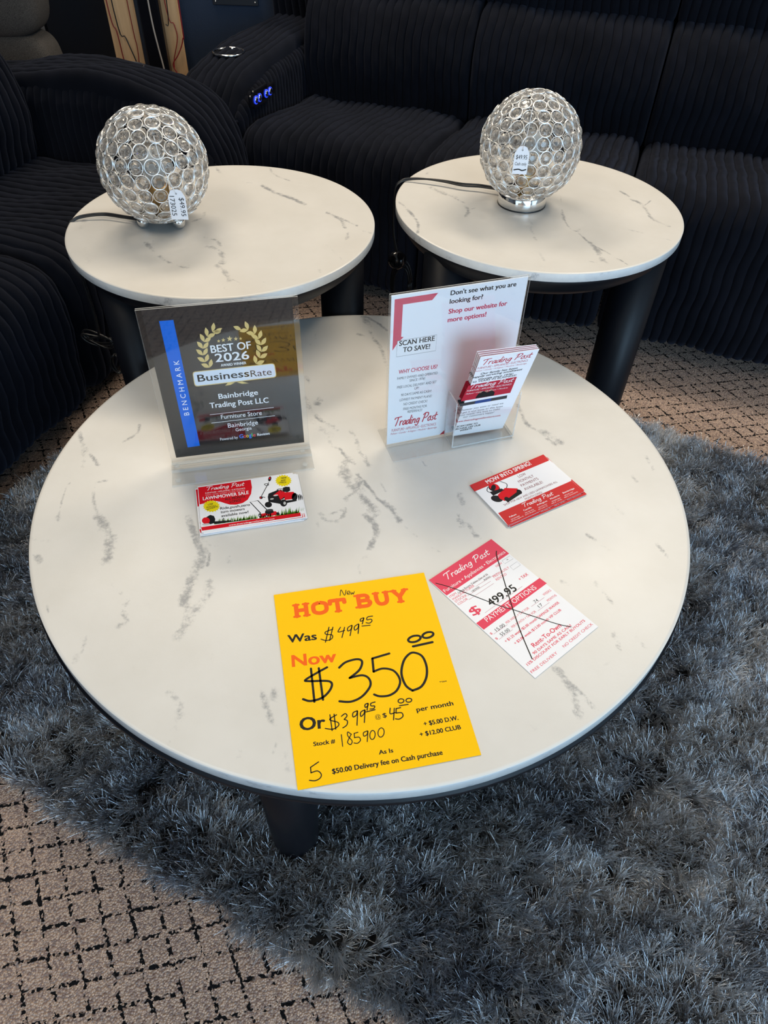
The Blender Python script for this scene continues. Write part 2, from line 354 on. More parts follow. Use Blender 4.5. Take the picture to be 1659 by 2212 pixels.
def stroke_poly(pts, w, smooth=True):
    P = catmull(pts, 7) if (smooth and len(pts) > 2) else np.array(pts, float)
    T = np.gradient(P, axis=0) if len(P) > 1 else np.array([[1.0, 0]]); T /= np.linalg.norm(T, axis=1)[:, None] + 1e-9
    N = np.stack([-T[:, 1], T[:, 0]], 1) * w / 2
    V = []; F = []
    for i in range(len(P)): V += [P[i] + N[i], P[i] - N[i]]
    for i in range(len(P) - 1): F.append((2 * i, 2 * i + 1, 2 * i + 3, 2 * i + 2))
    if np.linalg.norm(P[0] - P[-1]) < 1e-6: return V, F
    for e, sg in ((0, -1), (len(P) - 1, 1)):
        b = len(V); a0 = math.atan2(N[e][1], N[e][0])
        for k in range(7): V.append(P[e] + w / 2 * np.array([math.cos(a0 - sg * math.pi * k / 6), math.sin(a0 - sg * math.pi * k / 6)]))
        F.append(tuple(range(b, b + 7)))
    return V, F
class Sheet:
    """a sheet of paper w x h metres lying in its own xy plane, with flat print on its upper face"""
    def __init__(s, w, h, t, paper, back=None):
        s.V = [(0, 0, 0), (w, 0, 0), (w, h, 0), (0, h, 0), (0, 0, t), (w, 0, t), (w, h, t), (0, h, t)]
        s.F = [(4, 5, 6, 7), (0, 3, 2, 1), (0, 1, 5, 4), (1, 2, 6, 5), (2, 3, 7, 6), (3, 0, 4, 7)]
        s.mats = [ink(paper)]; s.I = [0] * 6; s.t = t; s.names = [paper]
        if back: s.names.append(back); s.mats.append(ink(back)); s.I[1] = 1
    def mi(s, n):
        if n not in s.names: s.names.append(n); s.mats.append(ink(n))
        return s.names.index(n)
    def add(s, V, F, m, L, dz=0.0):
        b = len(s.V); z = s.t + L * 0.00004 + dz
        s.V += [(float(v[0]) / 1000, float(v[1]) / 1000, z) for v in V]
        s.F += [tuple(i + b for i in f) for f in F]; s.I += [s.mi(m)] * len(F)
    def run(s, items):
        for it in items:
            if it[0] == 'T':
                _, t, st, m, x, y, w, ang, cap, L = it; c, sn = math.cos(math.radians(ang)), math.sin(math.radians(ang))
                R = np.array([[c, -sn], [sn, c]])
                if st in ('script', 'hot'):
                    adv = 0; parts = []
                    for ch in t:
                        if st == 'script': a, ss = SCRIPT[ch]; parts += [([(q[0] + adv + q[1] * .14, q[1]) for q in p], .135, True) for p in ss]
                        else:
                            a, ss, serif = HOTG[ch]; parts += [([(q[0] + adv, q[1]) for q in p], .25, len(p) > 3) for p in ss]
                            parts += [([(q[0] + adv - .14, abs(q[1] - .065)), (q[0] + adv + .14, abs(q[1] - .065))], .14, False) for q in serif]
                        adv += a
                    k = w / adv
                    for q_, (p, wd, sm) in enumerate(parts):
                        V, F = stroke_poly([(q[0] * k, q[1] * cap) for q in p], wd * (cap * .8 if st == 'script' else (k + cap) / 2), sm)
                        s.add((R @ np.array(V).T).T + [x, y], F, m, L, q_ * 0.000004)
                else:
                    V, F = text_mesh(t, st)
                    if not len(V): continue
                    x0, x1 = V[:, 0].min(), V[:, 0].max()
                    Q = np.stack([(V[:, 0] - x0) * w / max(x1 - x0, 1e-6), V[:, 1] * cap / cap_h()], 1)
                    d = BOLD.get(st, 0) * cap
                    for q_, (ex, ey) in enumerate([(0, 0)] if not d else [(-.5, -.2), (.5, .2), (-.5, .2), (.5, -.2), (0, 0)]):
                        s.add((R @ (Q + [ex * d, ey * d]).T).T + [x, y], F, m, L, q_ * 0.000004)
            elif it[0] == 'P':
                _, m, pts, L = it
                tri = tessellate_polygon([[Vector((p[0], p[1], 0)) for p in pts]]); s.add(pts, [tuple(t) for t in tri], m, L)
            else:
                _, m, wd, pts, L, sm = it; V, F = stroke_poly(pts, wd, bool(sm)); s.add(V, F, m, L)
        return s
    def build(s, name, mw=None, parent=None):
        o = mesh_obj(name, s.V, s.F, s.mats, parent, False, s.I)
        if mw is not None: o.matrix_world = mw
        return o
def plane_mw(loc, yaw, tilt=None):
    """tilt None: flat on its back; else upright, leaning back by tilt (negative: leaning forward)"""
    m = Matrix.Translation(loc) @ Matrix.Rotation(yaw, 4, 'Z')
    if tilt is not None: m = m @ Matrix.Rotation(math.pi / 2 - tilt, 4, 'X')
    return m
PRINTS = {
    'HOT': [
        ('S','ink',0.99,[(90.69,260.73),(93.55,270.71),(96.86,260.24),(100.31,268.88)],3,1),
        ('S','ink',0.99,[(100.84,262.88),(104.46,263.38),(104.25,266.62),(101.17,264.77),(101.64,260.76),(104.88,261.34)],3,1),
        ('S','ink',0.99,[(106.38,264.23),(106.61,260.02),(108.68,262.8),(109.15,260.01),(111.49,264.2)],3,1),
        ('T','HOT','hot','orange',21.35,235.43,74.73,-1.56,22.41,2),
        ('T','BUY','hot','orange',107.9,235.05,77.23,-1.44,22.74,2),
        ('T','Was','w','ink',11.08,197.05,37.52,-3.06,11.83,2),
        ('S','ink',1.36,[(67.56,211.47),(59.39,188.74)],3,1),
        ('S','ink',1.36,[(72.65,210.46),(65.18,190.42)],3,1),
        ('S','ink',1.38,[(71.94,207.23),(61.85,204.76),(62.01,200.95),(69.76,198.3),(68.51,192.83),(61.21,191.0),(54.37,194.54)],3,1),
        ('S','ink',1.38,[(82.65,208.47),(78.29,201.49),(87.24,202.4)],3,1),
        ('S','ink',1.37,[(88.1,207.39),(81.9,191.92)],3,1),
        ('S','ink',1.39,[(98.15,208.78),(92.35,205.87),(91.43,200.67),(95.88,202.47),(98.44,208.28),(93.03,192.8)],3,1),
        ('S','ink',1.4,[(107.31,209.24),(101.4,205.88),(100.73,200.17),(105.36,202.84),(107.78,208.69),(104.11,194.14)],3,1),
        ('S','ink',1.42,[(115.98,217.82),(111.51,216.4),(111.03,212.83),(114.71,214.16),(116.31,217.53),(112.43,208.22)],3,1),
        ('S','ink',1.42,[(128.53,218.34),(121.54,217.87),(119.93,213.58),(125.3,213.67),(126.19,210.51),(122.19,207.65),(117.75,209.21)],3,1),
        ('S','ink',1.4,[(111.39,204.8),(122.45,204.19)],3,1),
        ('T','Now','w','orange',12.6,159.82,56.36,-3.0,17.12,2),
        ('S','ink',2.87,[(35.32,152.83),(33.36,105.52)],3,1),
        ('S','ink',2.88,[(45.27,151.46),(44.13,106.22)],3,1),
        ('S','ink',2.97,[(55.88,150.78),(41.67,145.05),(26.19,137.69),(31.44,135.05),(55.33,130.28),(56.86,121.09),(45.19,109.84),(29.32,107.28),(20.13,111.59)],3,1),
        ('S','ink',3.07,[(71.08,147.34),(80.62,153.7),(95.41,155.34),(101.41,150.59),(96.02,139.3),(81.81,129.99)],3,1),
        ('S','ink',2.95,[(81.81,129.99),(97.99,130.79),(105.63,124.23),(104.91,113.46),(92.35,101.37),(77.65,97.04),(63.85,100.18)],3,1),
        ('S','ink',3.09,[(138.51,155.82),(115.46,152.6)],3,1),
        ('S','ink',3.02,[(115.46,152.6),(113.34,133.19)],3,1),
        ('S','ink',2.93,[(113.34,133.19),(125.88,135.39),(139.02,129.29),(143.79,114.62),(137.34,102.07),(126.38,96.49),(114.28,97.37),(107.71,101.19)],3,1),
        ('S','ink',3.12,[(155.77,97.41),(149.07,106.61),(147.73,123.89),(154.47,141.06),(163.99,150.11),(171.55,150.73),(179.9,143.34),(181.7,127.34),(177.35,111.93),(168.21,100.81),(156.66,97.43)],3,1),
        ('S','ink',3.18,[(179.33,176.34),(182.16,175.66),(184.06,174.37),(184.76,172.66),(184.13,170.81),(182.3,169.09),(179.53,167.77),(176.25,167.03),(172.96,167.0),(170.16,167.68),(168.26,168.96),(167.55,170.65),(168.14,172.5),(169.96,174.22),(172.72,175.56),(176.01,176.3),(179.33,176.34)],3,1),
        ('S','ink',3.21,[(198.21,178.51),(200.68,177.88),(202.33,176.69),(202.92,175.13),(202.35,173.44),(200.72,171.87),(198.27,170.67),(195.39,170.01),(192.51,169.99),(190.05,170.62),(188.41,171.8),(187.81,173.35),(188.36,175.04),(189.97,176.61),(192.41,177.83),(195.31,178.5),(198.21,178.51)],3,1),
        ('S','ink',3.41,[(171.72,160.55),(198.44,162.18)],3,1),
        ('T','+tax','b','ink',192.13,101.58,9.72,-0.88,2.5,2),
        ('T','Or','w','ink',11.78,70.8,29.75,-3.88,16.26,2),
        ('S','ink',1.37,[(49.48,84.49),(49.01,63.69)],3,1),
        ('S','ink',1.37,[(54.56,84.4),(53.5,64.58)],3,1),
        ('S','ink',1.38,[(57.37,82.91),(48.16,78.32),(57.23,72.86),(57.31,68.31),(50.1,65.26),(41.33,67.92)],3,1),
        ('S','ink',1.4,[(62.99,79.94),(67.86,82.48),(69.66,79.16),(65.57,75.2)],3,1),
        ('S','ink',1.38,[(65.57,75.2),(68.97,72.33),(67.22,67.23),(62.23,64.63)],3,1),
        ('S','ink',1.4,[(82.9,83.37),(77.61,81.64),(76.64,76.29),(81.04,77.98),(83.33,82.91),(79.43,64.78)],3,1),
        ('S','ink',1.41,[(92.24,82.8),(87.02,80.68),(86.14,75.12),(90.44,77.95),(92.5,82.38),(88.74,66.54)],3,1),
        ('S','ink',1.43,[(97.27,90.83),(93.91,89.61),(93.7,85.88),(96.95,87.49),(97.9,90.52),(94.98,81.88)],3,1),
        ('S','ink',1.43,[(106.81,90.82),(101.44,90.0),(100.95,86.69),(105.2,85.47),(103.37,82.45),(98.75,82.62)],3,1),
        ('S','ink',1.42,[(93.37,79.78),(104.74,80.68)],3,1),
        ('S','ink',1.41,[(123.4,79.0),(121.83,71.85),(127.92,72.12)],3,1),
        ('S','ink',1.39,[(128.39,78.0),(124.17,63.09)],3,1),
        ('S','ink',1.42,[(136.07,77.4),(130.42,77.03)],3,1),
        ('S','ink',1.41,[(130.42,77.03),(129.13,71.32)],3,1),
        ('S','ink',1.4,[(129.13,71.32),(135.82,70.35),(136.44,65.6),(131.3,62.76),(126.79,64.03)],3,1),
        ('S','ink',1.43,[(135.28,80.01),(146.25,79.9)],3,1),
        ('S','ink',1.43,[(140.19,88.71),(141.32,88.07),(142.04,87.14),(142.24,86.07),(141.88,85.01),(141.03,84.14),(139.82,83.57),(138.42,83.4),(137.06,83.65),(135.93,84.28),(135.21,85.21),(135.01,86.28),(135.36,87.33),(136.21,88.22),(137.42,88.79),(138.82,88.96),(140.19,88.71)],3,1),
        ('S','ink',1.44,[(149.96,87.54),(151.1,86.94),(151.81,86.07),(152.01,85.07),(151.66,84.08),(150.8,83.27),(149.59,82.74),(148.19,82.58),(146.82,82.82),(145.69,83.42),(144.97,84.28),(144.77,85.28),(145.12,86.27),(145.97,87.09),(147.19,87.62),(148.59,87.78),(149.96,87.54)],3,1),
        ('T','@','r','ink',102.79,68.66,6.79,-2.18,5.03,2),
        ('T','$','b','ink',112.31,68.4,4.79,-0.48,5.75,2),
        ('T','per month','w','ink',154.69,68.06,46.46,0.11,5.98,2),
        ('T','+ $5.00 D.W.','w','ink',158.97,48.11,42.84,-0.04,5.62,2),
        ('T','+ $12.00 CLUB','w','ink',151.05,35.76,50.65,0.2,5.51,2),
        ('T','Stock #','w','ink',24.71,48.37,25.51,-1.77,5.13,2),
        ('S','ink',1.14,[(58.97,56.36),(58.11,41.66)],3,1),
        ('S','ink',1.15,[(70.37,54.78),(66.99,58.3),(66.4,53.1),(70.15,46.19),(67.74,41.98),(64.67,45.2),(67.65,50.73),(70.86,54.68)],3,1),
        ('S','ink',1.17,[(78.89,55.56),(74.27,55.06)],3,1),
        ('S','ink',1.16,[(74.27,55.06),(73.75,49.51)],3,1),
        ('S','ink',1.16,[(73.75,49.51),(79.02,49.15),(80.08,45.08),(76.02,42.05),(71.93,43.22)],3,1),
        ('S','ink',1.17,[(90.22,55.07),(85.41,53.72),(85.07,49.35),(89.02,50.68),(90.86,54.94),(87.6,41.82)],3,1),
        ('S','ink',1.16,[(97.95,53.7),(98.6,52.25),(98.76,50.28),(98.39,48.1),(97.57,46.06),(96.42,44.44),(95.11,43.5),(93.84,43.38),(92.8,44.09),(92.15,45.53),(91.99,47.48),(92.34,49.65),(93.15,51.71),(94.3,53.35),(95.62,54.3),(96.9,54.43),(97.95,53.7)],3,1),
        ('S','ink',1.16,[(109.11,54.73),(109.81,53.14),(109.94,51.07),(109.47,48.83),(108.47,46.77),(107.1,45.2),(105.57,44.35),(104.11,44.34),(102.94,45.19),(102.23,46.76),(102.1,48.81),(102.56,51.05),(103.54,53.12),(104.91,54.72),(106.45,55.59),(107.93,55.59),(109.11,54.73)],3,1),
        ('T','As Is','w','ink',98.43,23.44,16.75,-1.59,5.16,2),
        ('T','$50.00 Delivery fee on Cash purchase','w','ink',41.34,11.1,130.26,-0.89,5.86,2),
        ('S','ink',1.29,[(27.63,28.23),(17.66,23.59)],3,1),
        ('S','ink',1.28,[(17.66,23.59),(17.38,17.06)],3,1),
        ('S','ink',1.27,[(17.38,17.06),(24.83,17.86),(28.59,13.17),(26.7,9.01),(20.88,7.11),(14.48,8.72)],3,1),
    ],
    'TAG': [
        ('P','pink',[(0.0,203.2),(127.0,203.2),(127.09,166.2),(1.16,167.08)],1),
        ('T','Trading Post','script','white',19.6,187.13,84.79,-2.49,11.05,2),
        ('T','Furniture • Appliances • Electronics','r','white',3.43,172.11,120.89,-0.7,5.59,2),
        ('T','ITEM','r','pink',2.49,160.33,11.98,-1.0,3.8,2),
        ('T','MANUFACTURER','r','pink',3.05,154.74,41.13,-0.87,3.79,2),
        ('T','STOCK#','r','pink',2.82,149.77,20.36,-2.36,3.79,2),
        ('T','COLOR','r','pink',2.84,144.14,17.59,-2.67,3.77,2),
        ('T','NEW','r','pink',93.61,158.81,12.28,0.44,3.88,2),
        ('T','PREVIOUSLY','r','pink',76.52,147.63,31.08,-2.01,3.87,2),
        ('T','RENTED','r','pink',75.73,141.53,19.81,-3.28,3.87,2),
        ('T','PER WEEK + TAX FOR','r','pink',32.77,80.72,43.31,-2.33,3.57,2),
        ('T','WEEKS','r','pink',108.43,81.12,15.17,-2.33,3.65,2),
        ('T','PER MONTH + TAX FOR','r','pink',33.62,71.05,45.72,-2.67,3.54,2),
        ('T','MONTHS','r','pink',105.28,70.73,17.72,-2.95,3.62,2),
        ('T','Living Room Tables (Set of 3)','r','ink',17.16,159.34,56.5,-1.92,3.12,2),
        ('T','Ashley','r','ink',61.54,152.58,12.53,-1.59,3.12,2),
        ('T','185900','r','ink',33.85,148.45,14.09,-1.79,2.9,2),
        ('T','x','r','ink',114.62,159.05,3.49,-3.32,2.66,2),
        ('T','15.00','r','ink',12.76,80.42,16.11,-2.89,5.05,2),
        ('T','55.00','r','ink',12.53,71.0,15.77,-2.4,4.98,2),
        ('T','74','r','ink',89.24,80.12,6.92,-2.18,4.82,2),
        ('T','17','r','ink',87.98,70.96,7.18,-0.07,4.72,2),
        ('S','pinkd',0.35,[(14.84,159.32),(74.25,158.05)],2,0),
        ('S','pinkd',0.35,[(44.8,153.1),(89.34,151.18)],2,0),
        ('S','pinkd',0.35,[(23.83,148.42),(68.25,146.56)],2,0),
        ('S','pinkd',0.35,[(20.76,142.27),(68.8,141.06)],2,0),
        ('S','pinkd',0.34,[(22.34,112.33),(96.68,111.93)],2,0),
        ('S','pinkd',0.32,[(6.71,80.29),(32.16,79.48)],2,0),
        ('S','pinkd',0.34,[(80.52,79.79),(106.53,78.99)],2,0),
        ('S','pinkd',0.32,[(6.2,69.94),(31.93,69.45)],2,0),
        ('S','pinkd',0.33,[(82.32,69.07),(105.5,68.77)],2,0),
        ('S','grey',0.34,[(108.63,163.17),(124.5,162.57),(124.49,155.54),(107.7,156.66),(108.63,163.17)],2,0),
        ('S','grey',0.33,[(109.91,148.29),(124.88,148.25),(124.06,140.56),(108.89,140.85),(109.91,148.29)],2,0),
        ('T','+ TAX','b','pink',102.21,120.91,17.57,-0.79,4.85,2),
        ('T','$','b','pink',6.42,117.67,15.54,-0.12,13.13,2),
        ('T','499.95','b','ink',37.05,114.28,50.12,-2.6,12.01,3),
        ('P','pink',[(0.51,107.66),(127.77,106.89),(128.6,93.7),(1.19,93.72)],1),
        ('T','PAYMENT OPTIONS','r','white',14.01,99.18,96.87,-1.62,7.61,2),
        ('T','$','r','pink',2.99,81.73,3.27,-2.21,3.34,2),
        ('T','$','r','pink',2.9,71.55,3.39,-0.06,3.28,2),
        ('T','+ $1.25 week /$5.00 month DAMAGE WAIVER','b','pink',10.03,60.6,106.32,-0.81,3.81,2),
        ('T','+ $3.00 week /$12.00 month VIP CLUB','b','pink',17.55,50.55,90.93,-0.95,3.77,2),
        ('T','90 DAYS SAME AS CASH','b','pink',25.23,24.41,74.05,-0.79,3.82,2),
        ('T','15% DISCOUNT FOR EARLY BUYOUTS','b','pink',6.31,18.06,114.11,-0.65,3.79,2),
        ('T','Rent-To-Own','b','pink',33.73,31.74,54.39,-0.47,6.73,2),
        ('T','FREE DELIVERY','r','pink',2.23,7.12,49.01,-1.08,3.86,2),
        ('T','NO CREDIT CHECK','r','pink',64.62,6.73,59.7,-0.29,3.94,2),
        ('S','ink',1.24,[(4.1,192.77),(18.73,168.1),(45.42,111.09),(57.2,91.06),(84.67,40.78),(97.46,22.86)],4,1),
        ('S','ink',1.47,[(115.7,181.37),(109.16,174.56),(96.06,154.15),(64.4,104.52),(39.8,63.85),(18.26,21.78)],4,1),
    ],
    'LAWN': [
        ('P','red',[(0.78,99.47),(84.25,99.52),(84.22,81.66),(81.2,66.78),(74.64,54.9),(66.25,49.28),(55.79,47.92),(47.0,49.93),(39.71,54.4),(32.48,59.79),(22.56,63.92),(11.56,61.75),(0.95,60.45)],1),
        ('T','Trading Post','script','white',12.8,89.19,59.52,-1.08,8.52,2),
        ('T','FURNITURE • APPLIANCES • ELECTRONICS','r','white',11.04,82.28,62.19,-1.9,2.88,2),
        ('T','Pelham • Camilla • Arlington • Moultrie • Bainbridge','r','white',11.17,78.43,61.42,-1.47,1.53,2),
        ('T','LAWNMOWER SALE','b','white',6.67,68.48,70.95,-0.72,7.17,2),
        ('T','ALL MONTH','b','ink',40.0,60.71,31.05,-0.8,5.44,2),
        ('T','LONG!','b','ink',47.32,53.41,16.55,1.24,5.39,2),
        ('P','yel',[(32.02,49.64),(29.0,48.38),(30.82,45.12),(27.43,45.08),(28.15,41.53),(24.81,42.72),(24.35,39.31),(21.44,41.56),(19.86,38.7),(17.73,41.74),(15.22,39.76),(14.11,43.24),(10.98,42.38),(11.03,45.88),(7.63,46.24),(8.84,49.34),(5.58,50.9),(7.8,53.23),(5.08,55.8),(8.06,57.07),(6.2,60.36),(9.59,60.41),(8.82,64.03),(12.2,62.83),(12.64,66.34),(15.6,64.03),(17.19,67.0),(19.36,63.86),(21.91,65.92),(23.02,62.34),(26.22,63.24),(26.13,59.66),(29.58,59.29),(28.32,56.14),(31.6,54.57),(29.31,52.22)],2),
        ('P','yel',[(148.69,83.08),(145.53,81.75),(147.13,78.42),(143.69,78.35),(144.15,74.71),(140.84,75.89),(140.11,72.39),(137.33,74.67),(135.51,71.71),(133.58,74.81),(130.88,72.75),(130.02,76.31),(126.77,75.39),(127.09,78.98),(123.67,79.31),(125.13,82.51),(121.94,84.07),(124.37,86.49),(121.8,89.11),(124.92,90.45),(123.28,93.8),(126.72,93.89),(126.22,97.6),(129.56,96.41),(130.28,100.01),(133.1,97.68),(134.94,100.74),(136.91,97.55),(139.66,99.69),(140.51,96.03),(143.83,96.99),(143.47,93.3),(146.95,92.97),(145.42,89.71),(148.63,88.14),(146.14,85.7)],2),
        ('T','LOW','b','ink',13.64,55.14,7.67,3.57,3.7,3),
        ('T','MONTHLY','b','ink',11.12,49.81,14.35,5.37,3.12,3),
        ('T','PAYMENTS!','b','ink',11.3,45.19,17.02,11.32,3.1,3),
        ('T','NEW','b','ink',132.5,90.74,8.55,-3.3,3.77,3),
        ('T','AND','b','ink',131.0,85.04,8.13,-1.52,3.74,3),
        ('T','USED!','b','ink',127.34,81.26,11.54,-9.75,3.71,3),
        ('T','Ride,push,zero','b','ink',31.27,42.08,45.46,-1.47,5.49,2),
        ('T','turn mowers','b','ink',31.36,34.03,36.44,-0.8,5.43,2),
        ('T','available now!','b','ink',31.79,25.63,41.15,-0.09,5.38,2),
        ('P','grass2',[(20.31,13.0),(22.01,12.6),(17.16,18.6)],2),
        ('P','grass',[(21.13,12.97),(22.84,12.58),(21.89,21.64)],2),
        ('P','grass2',[(21.96,12.95),(23.67,12.55),(23.03,20.72)],2),
        ('P','grass',[(22.79,12.93),(24.49,12.53),(24.42,17.65)],2),
        ('P','grass2',[(23.62,12.9),(25.32,12.51),(23.92,20.46)],2),
        ('P','grass2',[(24.45,12.88),(26.15,12.48),(27.06,24.13)],2),
        ('P','grass',[(25.28,12.85),(26.98,12.46),(26.56,22.32)],2),
        ('P','grass',[(26.11,12.83),(27.81,12.43),(28.85,24.19)],2),
        ('P','grass',[(26.94,12.8),(28.64,12.41),(29.63,23.53)],2),
        ('P','grass2',[(27.77,12.78),(29.47,12.39),(29.04,22.88)],2),
        ('P','grass2',[(28.6,12.76),(30.3,12.36),(28.41,19.99)],2),
        ('P','grass2',[(29.43,12.73),(31.13,12.34),(32.24,23.76)],2),
        ('P','grass2',[(30.26,12.71),(31.97,12.31),(26.81,20.09)],2),
        ('P','grass2',[(31.09,12.68),(32.8,12.29),(29.58,18.99)],2),
        ('P','grass',[(31.92,12.66),(33.63,12.26),(32.82,22.13)],2),
        ('P','grass',[(32.75,12.64),(34.46,12.24),(34.38,22.55)],2),
        ('P','grass',[(33.59,12.61),(35.29,12.22),(35.71,23.15)],2),
        ('P','grass',[(34.42,12.59),(36.13,12.19),(34.14,18.03)],2),
        ('P','grass',[(35.25,12.56),(36.96,12.17),(36.7,23.44)],2),
        ('P','grass',[(36.08,12.54),(37.79,12.14),(33.29,20.6)],2),
        ('P','grass2',[(36.92,12.51),(38.63,12.12),(35.45,18.51)],2),
        ('P','grass',[(37.75,12.49),(39.46,12.09),(40.68,20.58)],2),
        ('P','grass2',[(38.58,12.47),(40.3,12.07),(41.64,22.82)],2),
        ('P','grass2',[(39.42,12.44),(41.13,12.04),(39.36,21.68)],2),
        ('P','grass',[(40.25,12.42),(41.97,12.02),(42.61,22.42)],2),
        ('P','grass',[(41.09,12.39),(42.8,12.0),(40.54,19.7)],2),
        ('P','grass',[(41.92,12.37),(43.64,11.97),(45.73,17.42)],2),
        ('P','grass2',[(42.76,12.34),(44.47,11.95),(41.26,19.29)],2),
        ('P','grass',[(43.59,12.32),(45.31,11.92),(46.85,23.57)],2),
        ('P','grass',[(44.43,12.29),(46.15,11.9),(44.97,20.78)],2),
        ('P','grass',[(45.27,12.27),(46.98,11.87),(49.38,21.02)],2),
        ('P','grass',[(46.1,12.25),(47.82,11.85),(47.3,21.59)],2),
        ('P','grass',[(46.94,12.22),(48.66,11.82),(46.45,21.03)],2),
        ('P','grass',[(47.78,12.2),(49.49,11.8),(51.22,16.64)],2),
        ('P','grass',[(48.61,12.17),(50.33,11.78),(49.91,22.35)],2),
        ('P','grass2',[(49.45,12.15),(51.17,11.75),(52.53,19.92)],2),
        ('P','grass2',[(50.29,12.12),(52.01,11.73),(51.66,19.17)],2),
        ('P','grass',[(51.13,12.1),(52.85,11.7),(57.1,18.12)],2),
        ('P','grass',[(51.97,12.07),(53.69,11.68),(50.09,20.62)],2),
        ('P','grass2',[(52.81,12.05),(54.52,11.65),(55.72,23.06)],2),
        ('P','grass2',[(53.64,12.03),(55.36,11.63),(57.52,23.03)],2),
        ('P','grass',[(54.48,12.0),(56.2,11.6),(55.02,22.69)],2),
        ('P','grass',[(55.32,11.98),(57.04,11.58),(60.53,18.91)],2),
        ('P','grass2',[(56.16,11.95),(57.89,11.55),(58.17,20.35)],2),
        ('P','grass',[(57.0,11.93),(58.73,11.53),(61.13,19.93)],2),
        ('P','grass',[(57.85,11.9),(59.57,11.51),(58.04,19.25)],2),
        ('P','grass',[(58.69,11.88),(60.41,11.48),(59.59,17.28)],2),
        ('P','grass',[(59.53,11.85),(61.25,11.46),(60.15,21.34)],2),
        ('P','grass',[(60.37,11.83),(62.09,11.43),(66.71,22.17)],2),
        ('P','grass',[(61.21,11.81),(62.93,11.41),(60.71,18.43)],2),
        ('P','grass',[(62.05,11.78),(63.78,11.38),(65.27,19.63)],2),
        ('P','grass2',[(62.9,11.76),(64.62,11.36),(64.75,18.94)],2),
        ('P','grass',[(63.74,11.73),(65.46,11.33),(65.43,23.71)],2),
        ('P','grass',[(64.58,11.71),(66.31,11.31),(65.28,22.95)],2),
        ('P','grass2',[(65.42,11.68),(67.15,11.28),(66.3,17.14)],2),
        ('P','grass',[(66.27,11.66),(67.99,11.26),(67.78,19.93)],2),
        ('P','grass',[(67.11,11.63),(68.84,11.23),(71.73,18.19)],2),
        ('P','grass',[(67.96,11.61),(69.68,11.21),(69.02,21.05)],2),
        ('P','grass',[(68.8,11.58),(70.53,11.19),(72.62,20.68)],2),
        ('P','grass2',[(69.65,11.56),(71.37,11.16),(74.44,20.93)],2),
        ('P','grass',[(70.49,11.53),(72.22,11.14),(73.66,19.26)],2),
        ('P','grass2',[(71.34,11.51),(73.06,11.11),(75.21,21.98)],2),
        ('P','grass2',[(72.18,11.49),(73.91,11.09),(72.85,15.6)],2),
        ('P','grass2',[(73.03,11.46),(74.76,11.06),(73.95,21.09)],2),
        ('P','grass',[(73.87,11.44),(75.6,11.04),(78.82,21.7)],2),
        ('P','grass',[(74.72,11.41),(76.45,11.01),(75.45,20.08)],2),
        ('P','grass2',[(75.57,11.39),(77.3,10.99),(75.45,21.13)],2),
        ('P','grass',[(76.41,11.36),(78.15,10.96),(78.48,19.06)],2),
        ('P','grass2',[(77.26,11.34),(78.99,10.94),(79.87,22.0)],2),
        ('P','grass2',[(78.11,11.31),(79.84,10.91),(77.02,19.01)],2),
        ('P','grass2',[(78.96,11.29),(80.69,10.89),(81.52,15.6)],2),
        ('P','grass',[(79.81,11.26),(81.54,10.86),(81.94,22.9)],2),
        ('P','grass',[(80.66,11.24),(82.39,10.84),(81.87,22.53)],2),
        ('P','grass',[(81.5,11.21),(83.24,10.81),(82.99,18.26)],2),
        ('P','grass2',[(83.2,11.16),(84.94,10.76),(84.98,20.92)],2),
        ('P','grass',[(87.46,11.04),(89.19,10.64),(89.97,16.48)],2),
        ('P','grass',[(88.31,11.02),(90.04,10.61),(90.31,22.22)],2),
        ('P','grass',[(89.16,10.99),(90.9,10.59),(89.27,22.56)],2),
        ('P','grass2',[(90.01,10.97),(91.75,10.56),(90.97,21.07)],2),
        ('P','grass',[(90.86,10.94),(92.6,10.54),(92.97,17.63)],2),
        ('P','grass',[(91.72,10.92),(93.45,10.52),(97.63,18.03)],2),
        ('P','grass2',[(92.57,10.89),(94.31,10.49),(94.08,16.37)],2),
        ('P','grass',[(93.42,10.87),(95.16,10.47),(95.34,16.65)],2),
        ('P','grass2',[(94.28,10.84),(96.01,10.44),(95.95,18.72)],2),
        ('P','grass',[(95.98,10.79),(97.72,10.39),(99.94,20.76)],2),
        ('P','grass',[(96.84,10.77),(98.58,10.37),(100.07,18.92)],2),
        ('P','grass2',[(97.69,10.74),(99.43,10.34),(99.87,22.0)],2),
        ('P','grass',[(101.11,10.64),(102.86,10.24),(103.17,22.36)],2),
        ('P','grass',[(102.83,10.59),(104.57,10.19),(105.69,20.38)],2),
        ('P','grass2',[(103.68,10.57),(105.43,10.17),(106.58,18.26)],2),
        ('P','grass',[(104.54,10.54),(106.29,10.14),(105.77,20.6)],2),
        ('P','grass2',[(106.26,10.49),(108.0,10.09),(109.45,14.16)],2),
        ('P','grass',[(112.27,10.32),(114.02,9.91),(112.66,15.53)],2),
        ('P','grass',[(113.13,10.29),(114.88,9.89),(117.64,16.32)],2),
        ('P','grass',[(114.85,10.24),(116.6,9.84),(118.97,21.69)],2),
        ('P','grass',[(116.57,10.19),(118.32,9.79),(117.42,15.78)],2),
        ('P','grass2',[(117.43,10.17),(119.19,9.76),(116.67,18.52)],2),
        ('P','grass',[(118.3,10.14),(120.05,9.74),(118.32,16.13)],2),
        ('P','grass',[(119.16,10.12),(120.91,9.71),(126.33,16.79)],2),
        ('P','grass',[(120.02,10.09),(121.77,9.69),(124.44,24.55)],2),
        ('P','grass',[(120.88,10.07),(122.64,9.66),(124.98,18.18)],2),
        ('P','grass',[(121.75,10.04),(123.5,9.64),(125.74,21.28)],2),
